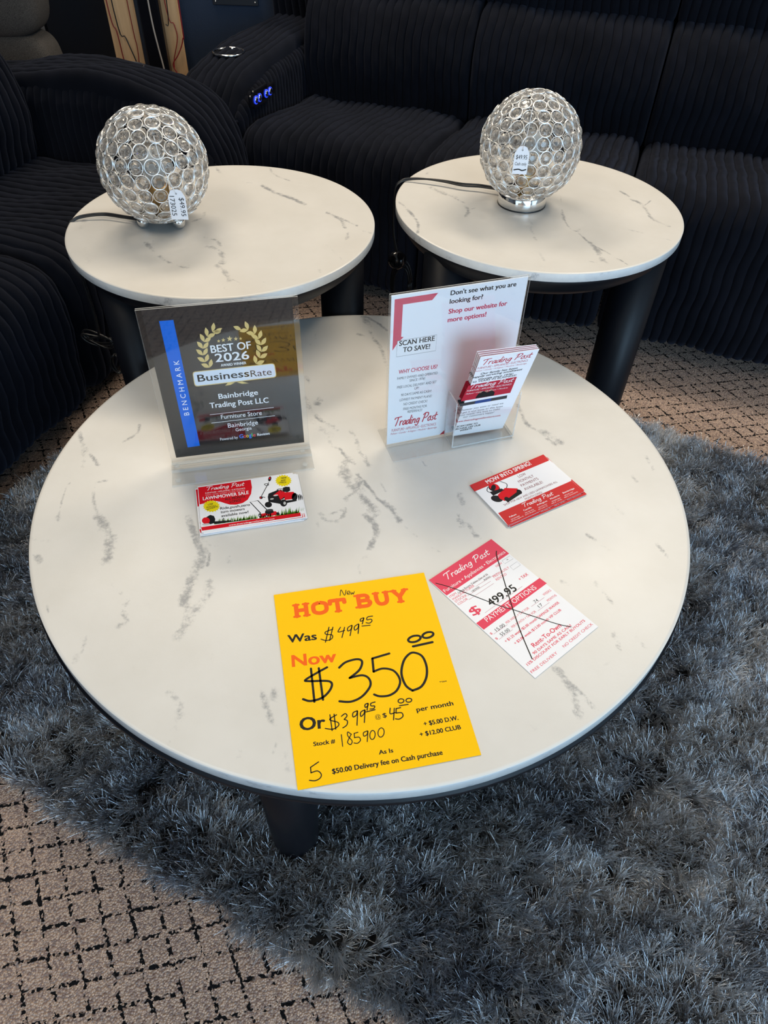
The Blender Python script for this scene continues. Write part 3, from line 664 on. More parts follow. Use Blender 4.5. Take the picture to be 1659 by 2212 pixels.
        ('P','grass2',[(122.61,10.02),(124.36,9.61),(123.65,19.05)],2),
        ('P','grass2',[(123.47,9.99),(125.23,9.59),(123.37,16.43)],2),
        ('P','grass2',[(124.34,9.96),(126.09,9.56),(126.98,20.32)],2),
        ('P','grass2',[(125.2,9.94),(126.96,9.54),(129.56,22.84)],2),
        ('P','grass',[(126.07,9.91),(127.82,9.51),(130.29,25.06)],2),
        ('P','grass',[(126.93,9.89),(128.69,9.49),(127.42,18.27)],2),
        ('P','grass',[(127.8,9.86),(129.56,9.46),(130.84,20.57)],2),
        ('P','grass2',[(128.66,9.84),(130.42,9.43),(130.51,24.08)],2),
        ('P','grass2',[(129.53,9.81),(131.29,9.41),(129.84,16.6)],2),
        ('P','grass',[(130.4,9.79),(132.15,9.38),(131.33,18.41)],2),
        ('P','grass',[(131.26,9.76),(133.02,9.36),(134.56,23.31)],2),
        ('P','grass',[(132.13,9.74),(133.89,9.33),(135.83,24.89)],2),
        ('P','grass2',[(133.0,9.71),(134.76,9.31),(138.08,16.17)],2),
        ('P','grass',[(133.87,9.69),(135.62,9.28),(135.74,22.17)],2),
        ('P','grass',[(134.73,9.66),(136.49,9.26),(137.58,25.39)],2),
        ('P','grass2',[(135.6,9.64),(137.36,9.23),(139.81,15.0)],2),
        ('P','grass',[(136.47,9.61),(138.23,9.21),(135.84,22.24)],2),
        ('P','grass',[(137.34,9.59),(139.1,9.18),(139.96,18.61)],2),
        ('P','grass',[(138.21,9.56),(139.97,9.16),(139.53,17.72)],2),
        ('P','grass',[(139.08,9.54),(140.84,9.13),(143.56,16.32)],2),
        ('P','grass2',[(139.95,9.51),(141.71,9.1),(139.88,18.82)],2),
        ('P','grass',[(140.82,9.48),(142.58,9.08),(143.73,16.76)],2),
        ('P','grass',[(141.69,9.46),(143.45,9.05),(146.93,20.16)],2),
        ('P','grass',[(142.56,9.43),(144.32,9.03),(147.51,21.36)],2),
        ('P','grass',[(143.43,9.41),(145.19,9.0),(147.24,21.23)],2),
        ('P','grass2',[(144.3,9.38),(146.06,8.98),(148.79,14.49)],2),
        ('P','grass',[(145.17,9.36),(146.94,8.95),(143.93,19.29)],2),
        ('P','grass',[(146.04,9.33),(147.81,8.93),(147.54,16.81)],2),
        ('P','grass',[(146.92,9.31),(148.68,8.9),(151.2,23.43)],2),
        ('P','red',[(0.1,11.21),(150.42,10.15),(150.75,1.84),(1.21,3.67)],1),
        ('T','www.thetradingpostfurniture.com','b','white',40.98,5.04,68.97,-0.86,2.63,2),
        ('S','dgrey',1.26,[(111.56,86.4),(94.92,55.04)],3,0),
        ('P','black',[(116.47,93.39),(115.81,91.78),(115.01,90.47),(114.14,89.58),(113.28,89.21),(112.53,89.38),(111.95,90.08),(111.59,91.25),(111.5,92.76),(111.69,94.48),(112.13,96.23),(112.78,97.85),(113.58,99.18),(114.46,100.07),(115.32,100.45),(116.08,100.28),(116.66,99.57),(117.02,98.39),(117.1,96.86),(116.91,95.14)],2),
        ('P','red',[(115.35,95.82),(115.05,95.06),(114.7,94.43),(114.33,93.99),(113.98,93.79),(113.68,93.83),(113.46,94.13),(113.34,94.65),(113.34,95.33),(113.45,96.12),(113.66,96.93),(113.96,97.69),(114.31,98.33),(114.68,98.77),(115.03,98.98),(115.34,98.93),(115.56,98.63),(115.67,98.12),(115.68,97.43),(115.56,96.64)],3),
        ('S','black',1.11,[(109.25,84.12),(110.15,83.24),(110.67,82.29),(110.74,81.39),(110.36,80.69),(109.57,80.3),(108.5,80.27),(107.31,80.61),(106.19,81.26),(105.29,82.13),(104.77,83.09),(104.69,83.98),(105.07,84.68),(105.86,85.08),(106.93,85.11),(108.12,84.77),(109.25,84.12)],3,1),
        ('P','black',[(98.12,54.32),(97.87,53.37),(97.4,52.57),(96.75,52.01),(95.98,51.72),(95.17,51.75),(94.4,52.08),(93.75,52.69),(93.27,53.51),(93.01,54.47),(93.01,55.48),(93.25,56.42),(93.72,57.22),(94.38,57.79),(95.14,58.08),(95.96,58.06),(96.73,57.72),(97.39,57.11),(97.86,56.28),(98.12,55.32)],2),
        ('P','red',[(95.95,54.81),(95.83,54.25),(95.62,53.76),(95.34,53.41),(95.02,53.21),(94.7,53.19),(94.39,53.35),(94.14,53.68),(93.96,54.14),(93.88,54.69),(93.9,55.27),(94.02,55.84),(94.23,56.32),(94.51,56.68),(94.83,56.88),(95.15,56.9),(95.46,56.74),(95.71,56.41),(95.89,55.94),(95.97,55.39)],3),
        ('S','black',1.26,[(97.07,56.46),(101.62,53.9)],3,1),
        ('P','black',[(151.58,44.09),(150.9,41.29),(149.86,38.86),(148.57,37.05),(147.15,36.02),(145.73,35.88),(144.45,36.63),(143.44,38.21),(142.79,40.47),(142.57,43.18),(142.8,46.09),(143.46,48.91),(144.49,51.36),(145.79,53.21),(147.23,54.26),(148.66,54.41),(149.96,53.65),(150.97,52.04),(151.62,49.75),(151.82,47.01)],2),
        ('P','black',[(110.27,35.86),(109.75,34.01),(108.74,32.47),(107.36,31.39),(105.73,30.87),(104.01,30.95),(102.37,31.63),(100.97,32.85),(99.95,34.49),(99.4,36.38),(99.37,38.35),(99.88,40.2),(100.88,41.75),(102.27,42.85),(103.9,43.39),(105.64,43.31),(107.29,42.62),(108.69,41.39),(109.72,39.74),(110.26,37.83)],2),
        ('P','black',[(133.85,34.43),(133.22,32.07),(132.14,30.07),(130.7,28.61),(129.05,27.85),(127.34,27.85),(125.75,28.6),(124.43,30.05),(123.5,32.04),(123.05,34.39),(123.14,36.87),(123.75,39.24),(124.83,41.26),(126.27,42.74),(127.93,43.52),(129.65,43.53),(131.26,42.76),(132.59,41.3),(133.52,39.28),(133.95,36.91)],3),
        ('P','lgrey',[(131.85,34.32),(131.6,33.27),(131.19,32.37),(130.65,31.7),(130.04,31.33),(129.43,31.3),(128.86,31.6),(128.41,32.21),(128.1,33.07),(127.97,34.1),(128.03,35.19),(128.28,36.24),(128.69,37.14),(129.23,37.81),(129.84,38.19),(130.46,38.22),(131.02,37.92),(131.48,37.3),(131.79,36.44),(131.92,35.41)],4),
        ('P','black',[(106.04,54.43),(108.3,61.61),(122.26,66.23),(133.25,58.87),(131.32,45.82),(125.65,43.3),(124.32,34.15),(105.87,43.07)],1),
        ('P','red',[(114.11,55.47),(127.58,66.0),(133.39,59.81),(131.86,49.53),(124.37,43.59),(123.12,53.43)],3),
        ('P','black',[(108.58,58.65),(120.05,64.77),(125.58,66.06),(115.6,56.68),(108.24,51.06)],4),
        ('P','lgrey',[(122.37,55.11),(122.18,54.58),(121.65,54.1),(120.83,53.7),(119.8,53.43),(118.66,53.32),(117.53,53.37),(116.51,53.58),(115.71,53.93),(115.19,54.39),(115.02,54.91),(115.21,55.44),(115.74,55.93),(116.56,56.33),(117.58,56.6),(118.72,56.71),(119.86,56.66),(120.88,56.45),(121.69,56.1),(122.2,55.64)],4),
        ('P','lgrey',[(114.69,48.27),(114.53,47.82),(114.11,47.41),(113.46,47.09),(112.66,46.9),(111.77,46.85),(110.89,46.94),(110.1,47.17),(109.48,47.52),(109.09,47.95),(108.97,48.41),(109.12,48.87),(109.54,49.28),(110.19,49.59),(110.99,49.79),(111.88,49.84),(112.76,49.75),(113.56,49.51),(114.18,49.17),(114.57,48.74)],4),
        ('P','red',[(133.25,58.87),(147.07,57.11),(150.01,50.23),(143.24,41.2),(130.72,41.77)],2),
        ('P','black',[(125.25,40.54),(148.24,39.11),(149.66,35.55),(125.6,33.86)],1),
        ('P','black',[(132.18,69.87),(137.09,71.13),(142.91,69.43),(142.7,61.02),(137.84,58.22),(129.84,61.2),(131.74,65.06)],3),
        ('S','black',1.28,[(129.6,67.76),(131.22,67.2),(132.28,66.52),(132.64,65.81),(132.24,65.19),(131.14,64.75),(129.5,64.56),(127.59,64.65),(125.68,65.0),(124.07,65.56),(123.0,66.24),(122.64,66.95),(123.04,67.57),(124.14,68.01),(125.77,68.2),(127.69,68.11),(129.6,67.76)],3,1),
        ('S','black',1.28,[(127.58,66.0),(128.85,60.84)],3,1),
        ('S','black',1.43,[(90.78,21.46),(77.63,49.12),(89.93,49.53),(101.6,25.4)],3,0),
        ('P','red',[(87.96,19.38),(113.3,20.87),(117.71,15.28),(115.28,11.82),(89.69,12.64)],2),
        ('P','black',[(98.23,24.33),(110.02,25.31),(111.05,18.64),(102.32,16.08),(97.41,19.94)],3),
        ('P','dgrey',[(110.5,24.51),(110.19,23.74),(109.35,23.05),(108.05,22.53),(106.44,22.22),(104.66,22.15),(102.89,22.32),(101.3,22.73),(100.05,23.32),(99.26,24.05),(99.0,24.84),(99.3,25.62),(100.14,26.3),(101.43,26.83),(103.04,27.14),(104.83,27.22),(106.6,27.04),(108.2,26.64),(109.45,26.04),(110.25,25.31)],4),
        ('P','black',[(91.83,16.49),(91.56,15.32),(91.08,14.32),(90.42,13.59),(89.66,13.2),(88.87,13.19),(88.12,13.56),(87.5,14.26),(87.05,15.25),(86.83,16.41),(86.85,17.64),(87.12,18.81),(87.6,19.81),(88.26,20.55),(89.03,20.94),(89.82,20.95),(90.57,20.59),(91.2,19.87),(91.64,18.88),(91.86,17.72)],3),
        ('P','black',[(101.21,12.52),(100.97,11.56),(100.56,10.75),(100.0,10.16),(99.35,9.85),(98.68,9.85),(98.04,10.15),(97.51,10.73),(97.13,11.54),(96.95,12.49),(96.97,13.49),(97.2,14.45),(97.61,15.26),(98.17,15.86),(98.82,16.17),(99.5,16.18),(100.13,15.87),(100.67,15.28),(101.04,14.47),(101.23,13.52)],3),
        ('P','black',[(119.06,13.87),(118.8,12.91),(118.32,12.11),(117.66,11.53),(116.9,11.24),(116.1,11.27),(115.35,11.6),(114.72,12.21),(114.26,13.04),(114.03,14.01),(114.05,15.02),(114.31,15.98),(114.79,16.79),(115.44,17.36),(116.21,17.66),(117.0,17.64),(117.76,17.3),(118.39,16.69),(118.85,15.85),(119.08,14.88)],3),
        ('P','lgrey',[(89.8,16.59),(89.69,16.12),(89.49,15.71),(89.23,15.41),(88.92,15.24),(88.61,15.24),(88.31,15.39),(88.06,15.68),(87.88,16.08),(87.79,16.55),(87.81,17.05),(87.91,17.53),(88.11,17.94),(88.37,18.24),(88.68,18.41),(89.0,18.41),(89.29,18.26),(89.54,17.97),(89.72,17.57),(89.81,17.1)],4),
        ('P','lgrey',[(100.06,12.6),(99.95,12.12),(99.75,11.71),(99.48,11.42),(99.18,11.25),(98.86,11.25),(98.56,11.4),(98.31,11.68),(98.14,12.09),(98.05,12.56),(98.07,13.06),(98.18,13.54),(98.38,13.95),(98.64,14.25),(98.95,14.41),(99.27,14.41),(99.57,14.27),(99.82,13.98),(99.99,13.57),(100.08,13.1)],4),
        ('P','black',[(9.45,31.13),(15.3,34.28),(20.67,30.71),(22.25,23.71),(20.4,15.8),(13.84,14.15),(8.06,19.89)],2),
        ('P','red',[(13.91,22.08),(13.47,19.99),(12.5,18.24),(11.1,17.0),(9.41,16.4),(7.58,16.47),(5.8,17.23),(4.24,18.59),(3.05,20.43),(2.35,22.56),(2.2,24.78),(2.63,26.88),(3.59,28.64),(4.99,29.9),(6.69,30.52),(8.53,30.45),(10.33,29.69),(11.9,28.31),(13.09,26.45),(13.78,24.3)],3),
        ('P','lgrey',[(13.62,14.78),(13.32,14.07),(12.47,13.5),(11.16,13.13),(9.53,13.0),(7.72,13.11),(5.92,13.47),(4.29,14.03),(3.01,14.74),(2.19,15.53),(1.92,16.32),(2.22,17.04),(3.06,17.61),(4.36,17.98),(6.0,18.12),(7.81,18.0),(9.62,17.64),(11.25,17.08),(12.53,16.37),(13.35,15.58)],3),
        ('P','black',[(19.77,18.95),(45.74,15.97),(45.54,13.88),(19.98,13.6)],3),
        ('S','black',1.36,[(32.75,17.72),(34.42,22.69)],3,1),
    ],
    'MOW': [
        ('P','red2',[(0.0,101.6),(152.4,101.6),(152.07,86.6),(-0.92,86.23)],1),
        ('T','MOW INTO SPRING!','b','white',27.46,90.49,92.52,1.49,8.34,2),
        ('T','LOW','r','brick',81.39,77.11,15.23,1.05,5.61,2),
        ('T','MONTHLY','r','brick',73.82,67.14,31.27,0.58,5.54,2),
        ('T','PAYMENTS','r','brick',71.94,57.86,35.42,0.83,5.46,2),
        ('T','AVAILABLE!','r','brick',71.31,48.43,37.06,-0.07,5.41,2),
        ('T','SHOP FOR NEW AND USED LAWNMOWERS ALL','r','brick',20.83,36.63,109.32,0.76,3.86,2),
        ('T','MONTH LONG!','r','brick',58.35,30.85,34.11,-0.29,3.84,2),
        ('P','red2',[(2.22,28.84),(152.16,29.93),(152.4,0.0),(0.0,0.0)],1),
        ('T','Trading Post','script','white',45.23,19.25,60.04,-0.59,8.08,2),
        ('T','Pelham','b','white',12.58,12.02,12.97,-0.11,2.82,2),
        ('T','229-294-8065','r','white',11.21,6.94,16.77,0.01,1.81,2),
        ('T','138 McLaughlin St.','r','white',8.68,3.49,25.13,0.68,1.79,2),
        ('T','Camilla','b','white',40.56,12.59,15.48,-0.09,2.85,2),
        ('T','229-336-9955','r','white',39.05,7.46,17.15,0.02,1.83,2),
        ('T','20 W. Broad St.','r','white',36.4,3.97,21.38,0.68,1.81,2),
        ('T','Arlington','b','white',66.59,11.79,20.33,-0.11,2.88,2),
        ('T','229-725-3221','r','white',64.94,6.61,17.48,-0.0,1.85,2),
        ('T','473 Cedar St.','r','white',62.17,3.09,18.87,0.66,1.83,2),
        ('T','Moultrie','b','white',94.16,12.2,18.44,-0.1,2.91,2),
        ('T','229-890-2020','r','white',92.38,6.96,17.85,0.01,1.87,2),
        ('T','103 E. 1st St.','r','white',89.48,3.4,20.77,0.66,1.85,2),
        ('T','Bainbridge','b','white',120.72,12.9,23.57,-0.08,2.95,2),
        ('T','229-246-1010','r','white',118.8,7.6,18.22,0.02,1.89,2),
        ('T','903 E. Shotwell St.','r','white',115.77,4.01,28.86,0.66,1.87,2),
        ('P','black',[(26.64,48.98),(24.77,47.66),(22.41,47.1),(19.8,47.37),(17.17,48.43),(14.79,50.18),(12.88,52.45),(11.64,55.02),(11.17,57.65),(11.54,60.09),(12.7,62.08),(14.56,63.43),(16.93,64.01),(19.57,63.75),(22.22,62.69),(24.63,60.91),(26.55,58.61),(27.79,56.01),(28.23,53.37),(27.83,50.94)],2),
        ('P','red',[(25.77,61.72),(45.8,69.18),(62.94,58.52),(61.65,53.45),(27.47,45.29),(23.9,53.37)],3),
        ('P','black',[(29.92,49.64),(57.32,53.72),(61.04,45.85),(29.83,40.32)],2),
        ('P','black',[(34.98,42.62),(33.69,42.0),(32.35,41.86),(31.09,42.21),(30.03,43.03),(29.28,44.22),(28.9,45.68),(28.94,47.27),(29.4,48.83),(30.22,50.2),(31.33,51.26),(32.63,51.89),(33.98,52.04),(35.25,51.68),(36.32,50.86),(37.07,49.65),(37.44,48.18),(37.39,46.59),(36.93,45.03),(36.1,43.67)],4),
        ('P','black',[(62.2,45.84),(60.97,45.4),(59.72,45.47),(58.57,46.07),(57.65,47.14),(57.04,48.56),(56.79,50.2),(56.94,51.91),(57.47,53.51),(58.33,54.86),(59.44,55.81),(60.68,56.27),(61.94,56.19),(63.09,55.59),(64.02,54.51),(64.64,53.08),(64.87,51.42),(64.71,49.71),(64.18,48.11),(63.31,46.78)],4),
        ('P','black',[(37.01,70.78),(34.78,69.23),(32.18,68.54),(29.44,68.77),(26.85,69.89),(24.64,71.8),(23.03,74.32),(22.17,77.21),(22.15,80.18),(22.99,82.95),(24.59,85.25),(26.82,86.84),(29.44,87.57),(32.21,87.36),(34.85,86.22),(37.08,84.27),(38.7,81.71),(39.53,78.79),(39.51,75.81),(38.64,73.05)],2),
        ('P','red',[(37.82,73.63),(35.92,72.24),(33.65,71.58),(31.24,71.71),(28.9,72.62),(26.88,74.21),(25.36,76.34),(24.49,78.8),(24.35,81.35),(24.98,83.75),(26.3,85.76),(28.2,87.18),(30.48,87.86),(32.92,87.74),(35.28,86.83),(37.33,85.21),(38.86,83.05),(39.71,80.57),(39.82,78.0),(39.16,75.61)],3),
        ('P','black',[(31.97,75.59),(30.2,74.38),(28.43,73.61),(26.82,73.37),(25.53,73.67),(24.68,74.48),(24.36,75.73),(24.6,77.3),(25.37,79.03),(26.61,80.76),(28.19,82.31),(29.97,83.54),(31.76,84.32),(33.39,84.58),(34.69,84.28),(35.54,83.45),(35.86,82.19),(35.61,80.6),(34.81,78.86),(33.56,77.13)],4),
        ('P','black',[(18.51,73.45),(40.0,71.06),(43.0,65.53),(18.49,63.85)],3),
        ('S','black',1.21,[(48.28,85.56),(53.61,77.46),(53.11,72.79),(48.0,67.81)],3,1),
        ('S','black',1.19,[(22.84,84.19),(17.29,79.06),(17.29,74.21),(21.55,70.35)],3,1),
        ('P','red',[(40.47,62.24),(54.05,61.11),(53.99,58.7),(39.17,58.21)],4),
    ],
    'BENCH': [
        ('P','blue',[(20.58,238.6),(40.35,238.48),(41.12,18.27),(21.56,17.64)],1),
        ('T','BENCHMARK','sp','white',34.84,78.4,96.38,89.21,7.78,2),
        ('P','gold',[(78.46,157.55),(76.94,161.92),(74.66,164.85),(71.22,165.64),(67.01,165.02),(68.88,161.38),(71.25,158.62),(74.61,157.63)],1),
        ('P','gold',[(78.46,157.55),(82.03,160.1),(84.26,163.17),(84.5,167.02),(83.41,171.37),(80.53,168.59),(78.46,165.47),(78.04,161.68)],1),
        ('P','gold',[(73.64,167.37),(72.64,171.9),(70.74,175.1),(67.47,176.34),(63.3,176.29),(64.72,172.45),(66.73,169.4),(69.89,167.98)],1),
        ('P','gold',[(73.64,167.37),(77.41,169.41),(79.93,172.15),(80.58,175.92),(80.0,180.36),(76.87,178.0),(74.51,175.2),(73.69,171.51)],1),
        ('P','gold',[(72.34,178.68),(72.07,183.32),(70.73,186.83),(67.77,188.67),(63.74,189.42),(64.53,185.38),(65.99,182.0),(68.82,180.0)],1),
        ('P','gold',[(72.34,178.68),(76.29,179.96),(79.15,182.17),(80.36,185.76),(80.48,190.24),(77.1,188.51),(74.39,186.21),(73.03,182.74)],1),
        ('P','gold',[(73.84,189.52),(74.29,194.13),(73.53,197.84),(70.95,200.21),(67.18,201.71),(67.32,197.58),(68.22,193.99),(70.64,191.48)],1),
        ('P','gold',[(73.84,189.52),(77.85,190.02),(80.95,191.65),(82.68,194.95),(83.48,199.35),(79.94,198.28),(76.97,196.53),(75.12,193.38)],1),
        ('P','gold',[(77.38,199.98),(78.73,204.38),(78.74,208.2),(76.76,211.15),(73.47,213.53),(72.78,209.47),(72.92,205.73),(74.73,202.68)],1),
        ('P','gold',[(77.38,199.98),(81.31,199.48),(84.59,200.31),(86.9,203.12),(88.55,207.23),(84.95,207.06),(81.76,206.07),(79.38,203.44)],1),
        ('P','gold',[(83.0,208.14),(85.41,211.98),(86.41,215.68),(85.33,219.17),(82.88,222.53),(81.18,218.81),(80.34,215.14),(81.23,211.61)],1),
        ('P','gold',[(83.0,208.14),(86.54,206.41),(89.83,206.16),(92.72,208.15),(95.34,211.61),(91.93,212.59),(88.68,212.65),(85.76,210.86)],1),
        ('P','gold',[(91.35,214.99),(94.73,217.77),(96.79,220.93),(96.87,224.69),(95.64,228.81),(92.94,225.88),(91.05,222.68),(90.79,218.97)],1),
        ('P','gold',[(91.35,214.99),(94.06,212.01),(97.0,210.54),(100.28,211.36),(103.76,213.7),(100.91,215.92),(97.95,217.19),(94.71,216.56)],1),
        ('P','gold',[(93.73,213.39),(97.66,212.6),(101.12,213.12),(103.85,215.61),(106.09,219.42),(102.4,219.55),(99.02,218.87),(96.23,216.55)],1),
        ('P','gold',[(147.78,156.02),(150.16,159.95),(151.07,163.74),(149.78,167.33),(147.04,170.79),(145.39,166.97),(144.66,163.22),(145.75,159.59)],1),
        ('P','gold',[(147.78,156.02),(151.78,154.16),(155.46,153.91),(158.61,156.08),(161.41,159.86),(157.57,160.9),(153.95,160.95),(150.76,158.99)],1),
        ('P','gold',[(154.28,165.24),(156.0,169.52),(156.3,173.38),(154.46,176.62),(151.22,179.44),(150.21,175.42),(150.08,171.63),(151.73,168.32)],1),
        ('P','gold',[(154.28,165.24),(158.51,164.22),(162.15,164.69),(164.91,167.41),(167.05,171.62),(163.12,171.89),(159.56,171.23),(156.74,168.71)],1),
        ('P','gold',[(158.03,175.09),(158.84,179.62),(158.35,183.4),(155.91,186.05),(152.19,187.96),(152.02,183.84),(152.66,180.17),(154.93,177.4)],1),
        ('P','gold',[(158.03,175.09),(162.35,175.16),(165.79,176.52),(167.9,179.82),(169.13,184.38),(165.27,183.67),(161.95,182.15),(159.72,179.03)],1),
        ('P','gold',[(158.78,186.15),(158.65,190.7),(157.41,194.19),(154.51,196.13),(150.51,197.04),(151.17,193.05),(152.53,189.69),(155.3,187.6)],1),
        ('P','gold',[(158.78,186.15),(162.94,187.29),(166.0,189.45),(167.38,193.12),(167.64,197.79),(164.05,196.15),(161.15,193.89),(159.62,190.35)],1),
        ('P','gold',[(156.54,196.39),(155.23,200.62),(153.14,203.5),(149.86,204.4),(145.8,203.98),(147.48,200.45),(149.66,197.72),(152.85,196.64)],1),
        ('P','gold',[(156.54,196.39),(160.21,198.79),(162.55,201.79),(162.9,205.67),(161.94,210.13),(158.95,207.46),(156.78,204.41),(156.25,200.6)],1),
        ('P','gold',[(151.65,204.8),(149.29,208.36),(146.53,210.41),(143.16,210.22),(139.38,208.54),(141.92,205.73),(144.73,203.86),(148.06,203.86)],1),
        ('P','gold',[(151.65,204.8),(154.53,208.22),(155.97,211.78),(155.29,215.54),(153.2,219.42),(151.06,215.97),(149.78,212.42),(150.27,208.67)],1),
        ('P','gold',[(143.02,212.53),(139.71,214.94),(136.48,215.81),(133.36,214.38),(130.29,211.43),(133.55,209.78),(136.78,209.09),(139.93,210.33)],1),
        ('P','gold',[(143.02,212.53),(144.68,216.75),(144.95,220.55),(143.16,223.76),(140.01,226.57),(139.04,222.6),(138.93,218.86),(140.54,215.58)],1),
        ('P','gold',[(133.32,213.15),(131.82,217.14),(129.61,219.86),(126.34,220.7),(122.35,220.3),(124.18,216.96),(126.46,214.38),(129.66,213.37)],1),
        ('P','gold',[(98.64,202.19),(99.02,200.21),(100.85,199.92),(99.23,198.8),(99.45,196.77),(98.07,198.07),(96.37,197.11),(97.14,199.03),(95.88,200.46),(97.73,200.35)],3),
        ('P','gold',[(105.55,203.61),(106.01,201.23),(108.21,200.88),(106.27,199.54),(106.55,197.1),(104.88,198.66),(102.84,197.5),(103.76,199.81),(102.24,201.52),(104.46,201.4)],3),
        ('P','gold',[(115.08,206.11),(115.75,202.81),(118.81,202.34),(116.12,200.47),(116.53,197.08),(114.19,199.25),(111.37,197.64),(112.62,200.84),(110.49,203.22),(113.59,203.04)],3),
        ('P','gold',[(123.84,203.82),(124.34,201.43),(126.55,201.09),(124.62,199.74),(124.92,197.29),(123.23,198.86),(121.19,197.7),(122.09,200.01),(120.53,201.73),(122.77,201.6)],3),
        ('P','gold',[(130.65,202.7),(131.05,200.84),(132.78,200.57),(131.27,199.52),(131.52,197.62),(130.19,198.84),(128.61,197.93),(129.3,199.73),(128.08,201.07),(129.83,200.97)],3),
        ('T','BEST OF','b','white',85.01,181.27,58.79,0.86,11.97,3),
        ('T','2026','b','white',89.01,165.58,50.0,-0.27,13.46,3),
        ('T','AWARD WINNER','b','white',95.62,157.17,37.89,0.16,4.33,3),
        ('P','gold',[(51.94,148.11),(52.29,150.45),(53.2,152.12),(54.67,153.12),(56.71,153.47),(171.24,153.94),(173.37,153.61),(174.92,152.6),(175.88,150.9),(176.27,148.51),(176.75,134.69),(176.53,132.24),(175.67,130.48),(174.17,129.41),(172.03,129.04),(56.18,127.6),(54.12,127.92),(52.66,128.93),(51.82,130.63),(51.58,133.02)],2),
        ('P','silver',[(52.88,147.37),(53.18,149.53),(54.01,151.07),(55.37,152.0),(57.25,152.32),(170.57,152.81),(172.54,152.5),(173.97,151.56),(174.87,149.99),(175.24,147.79),(175.71,135.46),(175.52,133.21),(174.73,131.59),(173.35,130.6),(171.38,130.26),(56.95,128.95),(55.04,129.24),(53.69,130.18),(52.9,131.74),(52.66,133.94)],3),
        ('T','Business','b','ink',58.19,135.45,77.12,0.04,11.83,4),
        ('T','Rate','r','dgrey',137.81,134.34,32.21,0.25,11.1,4),
        ('P','gold',[(96.98,123.91),(101.86,128.48),(112.35,127.6),(105.02,124.19)],1),
        ('P','gold',[(115.29,127.23),(123.23,127.96),(133.06,123.7),(122.77,124.12)],1),
        ('T','Bainbridge','b','white',84.2,101.63,60.75,0.23,8.84,2),
        ('T','Trading Post LLC','b','white',68.49,86.69,91.44,-0.94,9.47,2),
        ('S','white',0.73,[(66.15,74.69),(166.62,75.08)],2,0),
        ('S','white',0.74,[(66.11,58.92),(167.2,59.33)],2,0),
        ('T','Furniture Store','r','white',82.24,64.32,64.66,-0.43,7.87,2),
        ('T','Bainbridge','r','white',90.69,46.6,48.13,-0.1,8.04,2),
        ('T','Georgia','r','white',101.7,37.78,25.91,0.6,5.97,2),
        ('T','Powered by','r','white',74.81,23.37,28.47,0.14,5.32,2),
        ('T','G','b','gblue',106.08,23.51,6.16,-0.21,7.28,2),
        ('T','o','b','gred',112.84,23.49,3.79,-0.21,7.29,2),
        ('T','o','b','gyel',117.22,23.47,3.79,-0.21,7.29,2),
        ('T','g','b','gblue',121.61,23.45,3.8,-0.21,7.3,2),
        ('T','l','b','ggreen',126.01,23.44,1.4,-0.21,7.3,2),
        ('T','e','b','gred',128.01,23.43,4.2,-0.21,7.31,2),
        ('T','Reviews','b','white',135.28,24.01,20.12,-0.2,4.88,2),
    ],
    'SITE': [
        ('P','pink2',[(4.97,272.25),(71.7,272.97),(63.19,262.57),(17.94,262.26),(17.42,208.64),(21.38,207.96),(10.88,196.85),(4.21,186.84)],1),
        ('P','white',[(11.6,202.45),(75.41,202.58),(75.53,174.14),(10.91,174.42)],2),
        ('S','ink',0.44,[(11.6,202.45),(75.41,202.58),(75.53,174.14),(10.91,174.42),(11.6,202.45)],3,0),
        ('T','SCAN HERE','slab','ink',14.77,193.28,57.62,-0.42,8.3,3),
        ('T','TO SAVE!','slab','ink',21.4,180.99,43.84,-1.57,8.43,3),
        ('T',"Don't see what you are",'w','ink',91.76,266.13,105.79,-0.28,7.25,2),
        ('T','looking for?','w','ink',91.63,252.38,53.11,0.1,7.37,2),
        ('T','Shop our website for','w','pink3',91.38,235.79,95.78,-0.33,7.59,2),
        ('T','more options!','w','pink3',91.41,221.54,62.91,-0.02,7.74,2),
        ('T','WHY CHOOSE US?','b','pink3',15.83,142.0,64.97,-1.46,7.25,2),
        ('T','FAMILY OWNED AND OPERATED','r','ink',13.95,131.26,68.44,-1.71,4.55,2),
        ('T','SINCE 1976!','r','ink',34.99,123.36,26.13,-1.31,4.6,2),
        ('T','FREE LOCAL DELIVERY AND SET','r','ink',14.21,114.1,67.58,-1.75,4.66,2),
        ('T','UP!','r','ink',44.27,106.03,7.3,0.01,4.74,2),
        ('T','90 DAYS SAME AS CASH!','r','ink',21.68,97.6,52.34,-2.28,4.76,2),
        ('T','LOWEST PAYMENT PLANS!','r','ink',19.73,87.98,55.99,-3.03,4.82,2),
        ('T','NO CREDIT CHECK!','r','ink',26.62,78.08,41.95,-2.73,4.89,2),
        ('T','FREE MONTHS FOR','r','ink',26.76,68.17,41.65,-2.75,4.96,2),
        ('T','REFERRALS!','r','ink',34.66,60.79,25.57,-2.63,5.01,2),
        ('T','Trading Post','script','red3',10.98,37.45,76.61,-1.02,17.86,2),
        ('T','FURNITURE • APPLIANCES • ELECTRONICS','r','red3',7.73,26.61,80.29,-2.56,5.52,2),
        ('T','Pelham • Camilla • Arlington • Moultrie • Bainbridge','it','red3',6.11,20.15,84.04,-2.62,3.79,2),
        ('P','red3',[(96.44,-0.38),(106.92,9.7),(105.32,-0.55)],1),
    ],
    'BRO': [
        ('T','Trading Post','script','red3',6.04,195.56,78.55,2.05,12.96,2),
        ('T','FURNITURE • APPLIANCES • ELECTRONICS','r','red3',1.74,186.5,80.32,1.9,4.87,2),
        ('T','Pelham • Camilla • Arlington • Moultrie • Bainbridge','it','red3',-0.94,180.7,83.48,1.54,2.89,2),
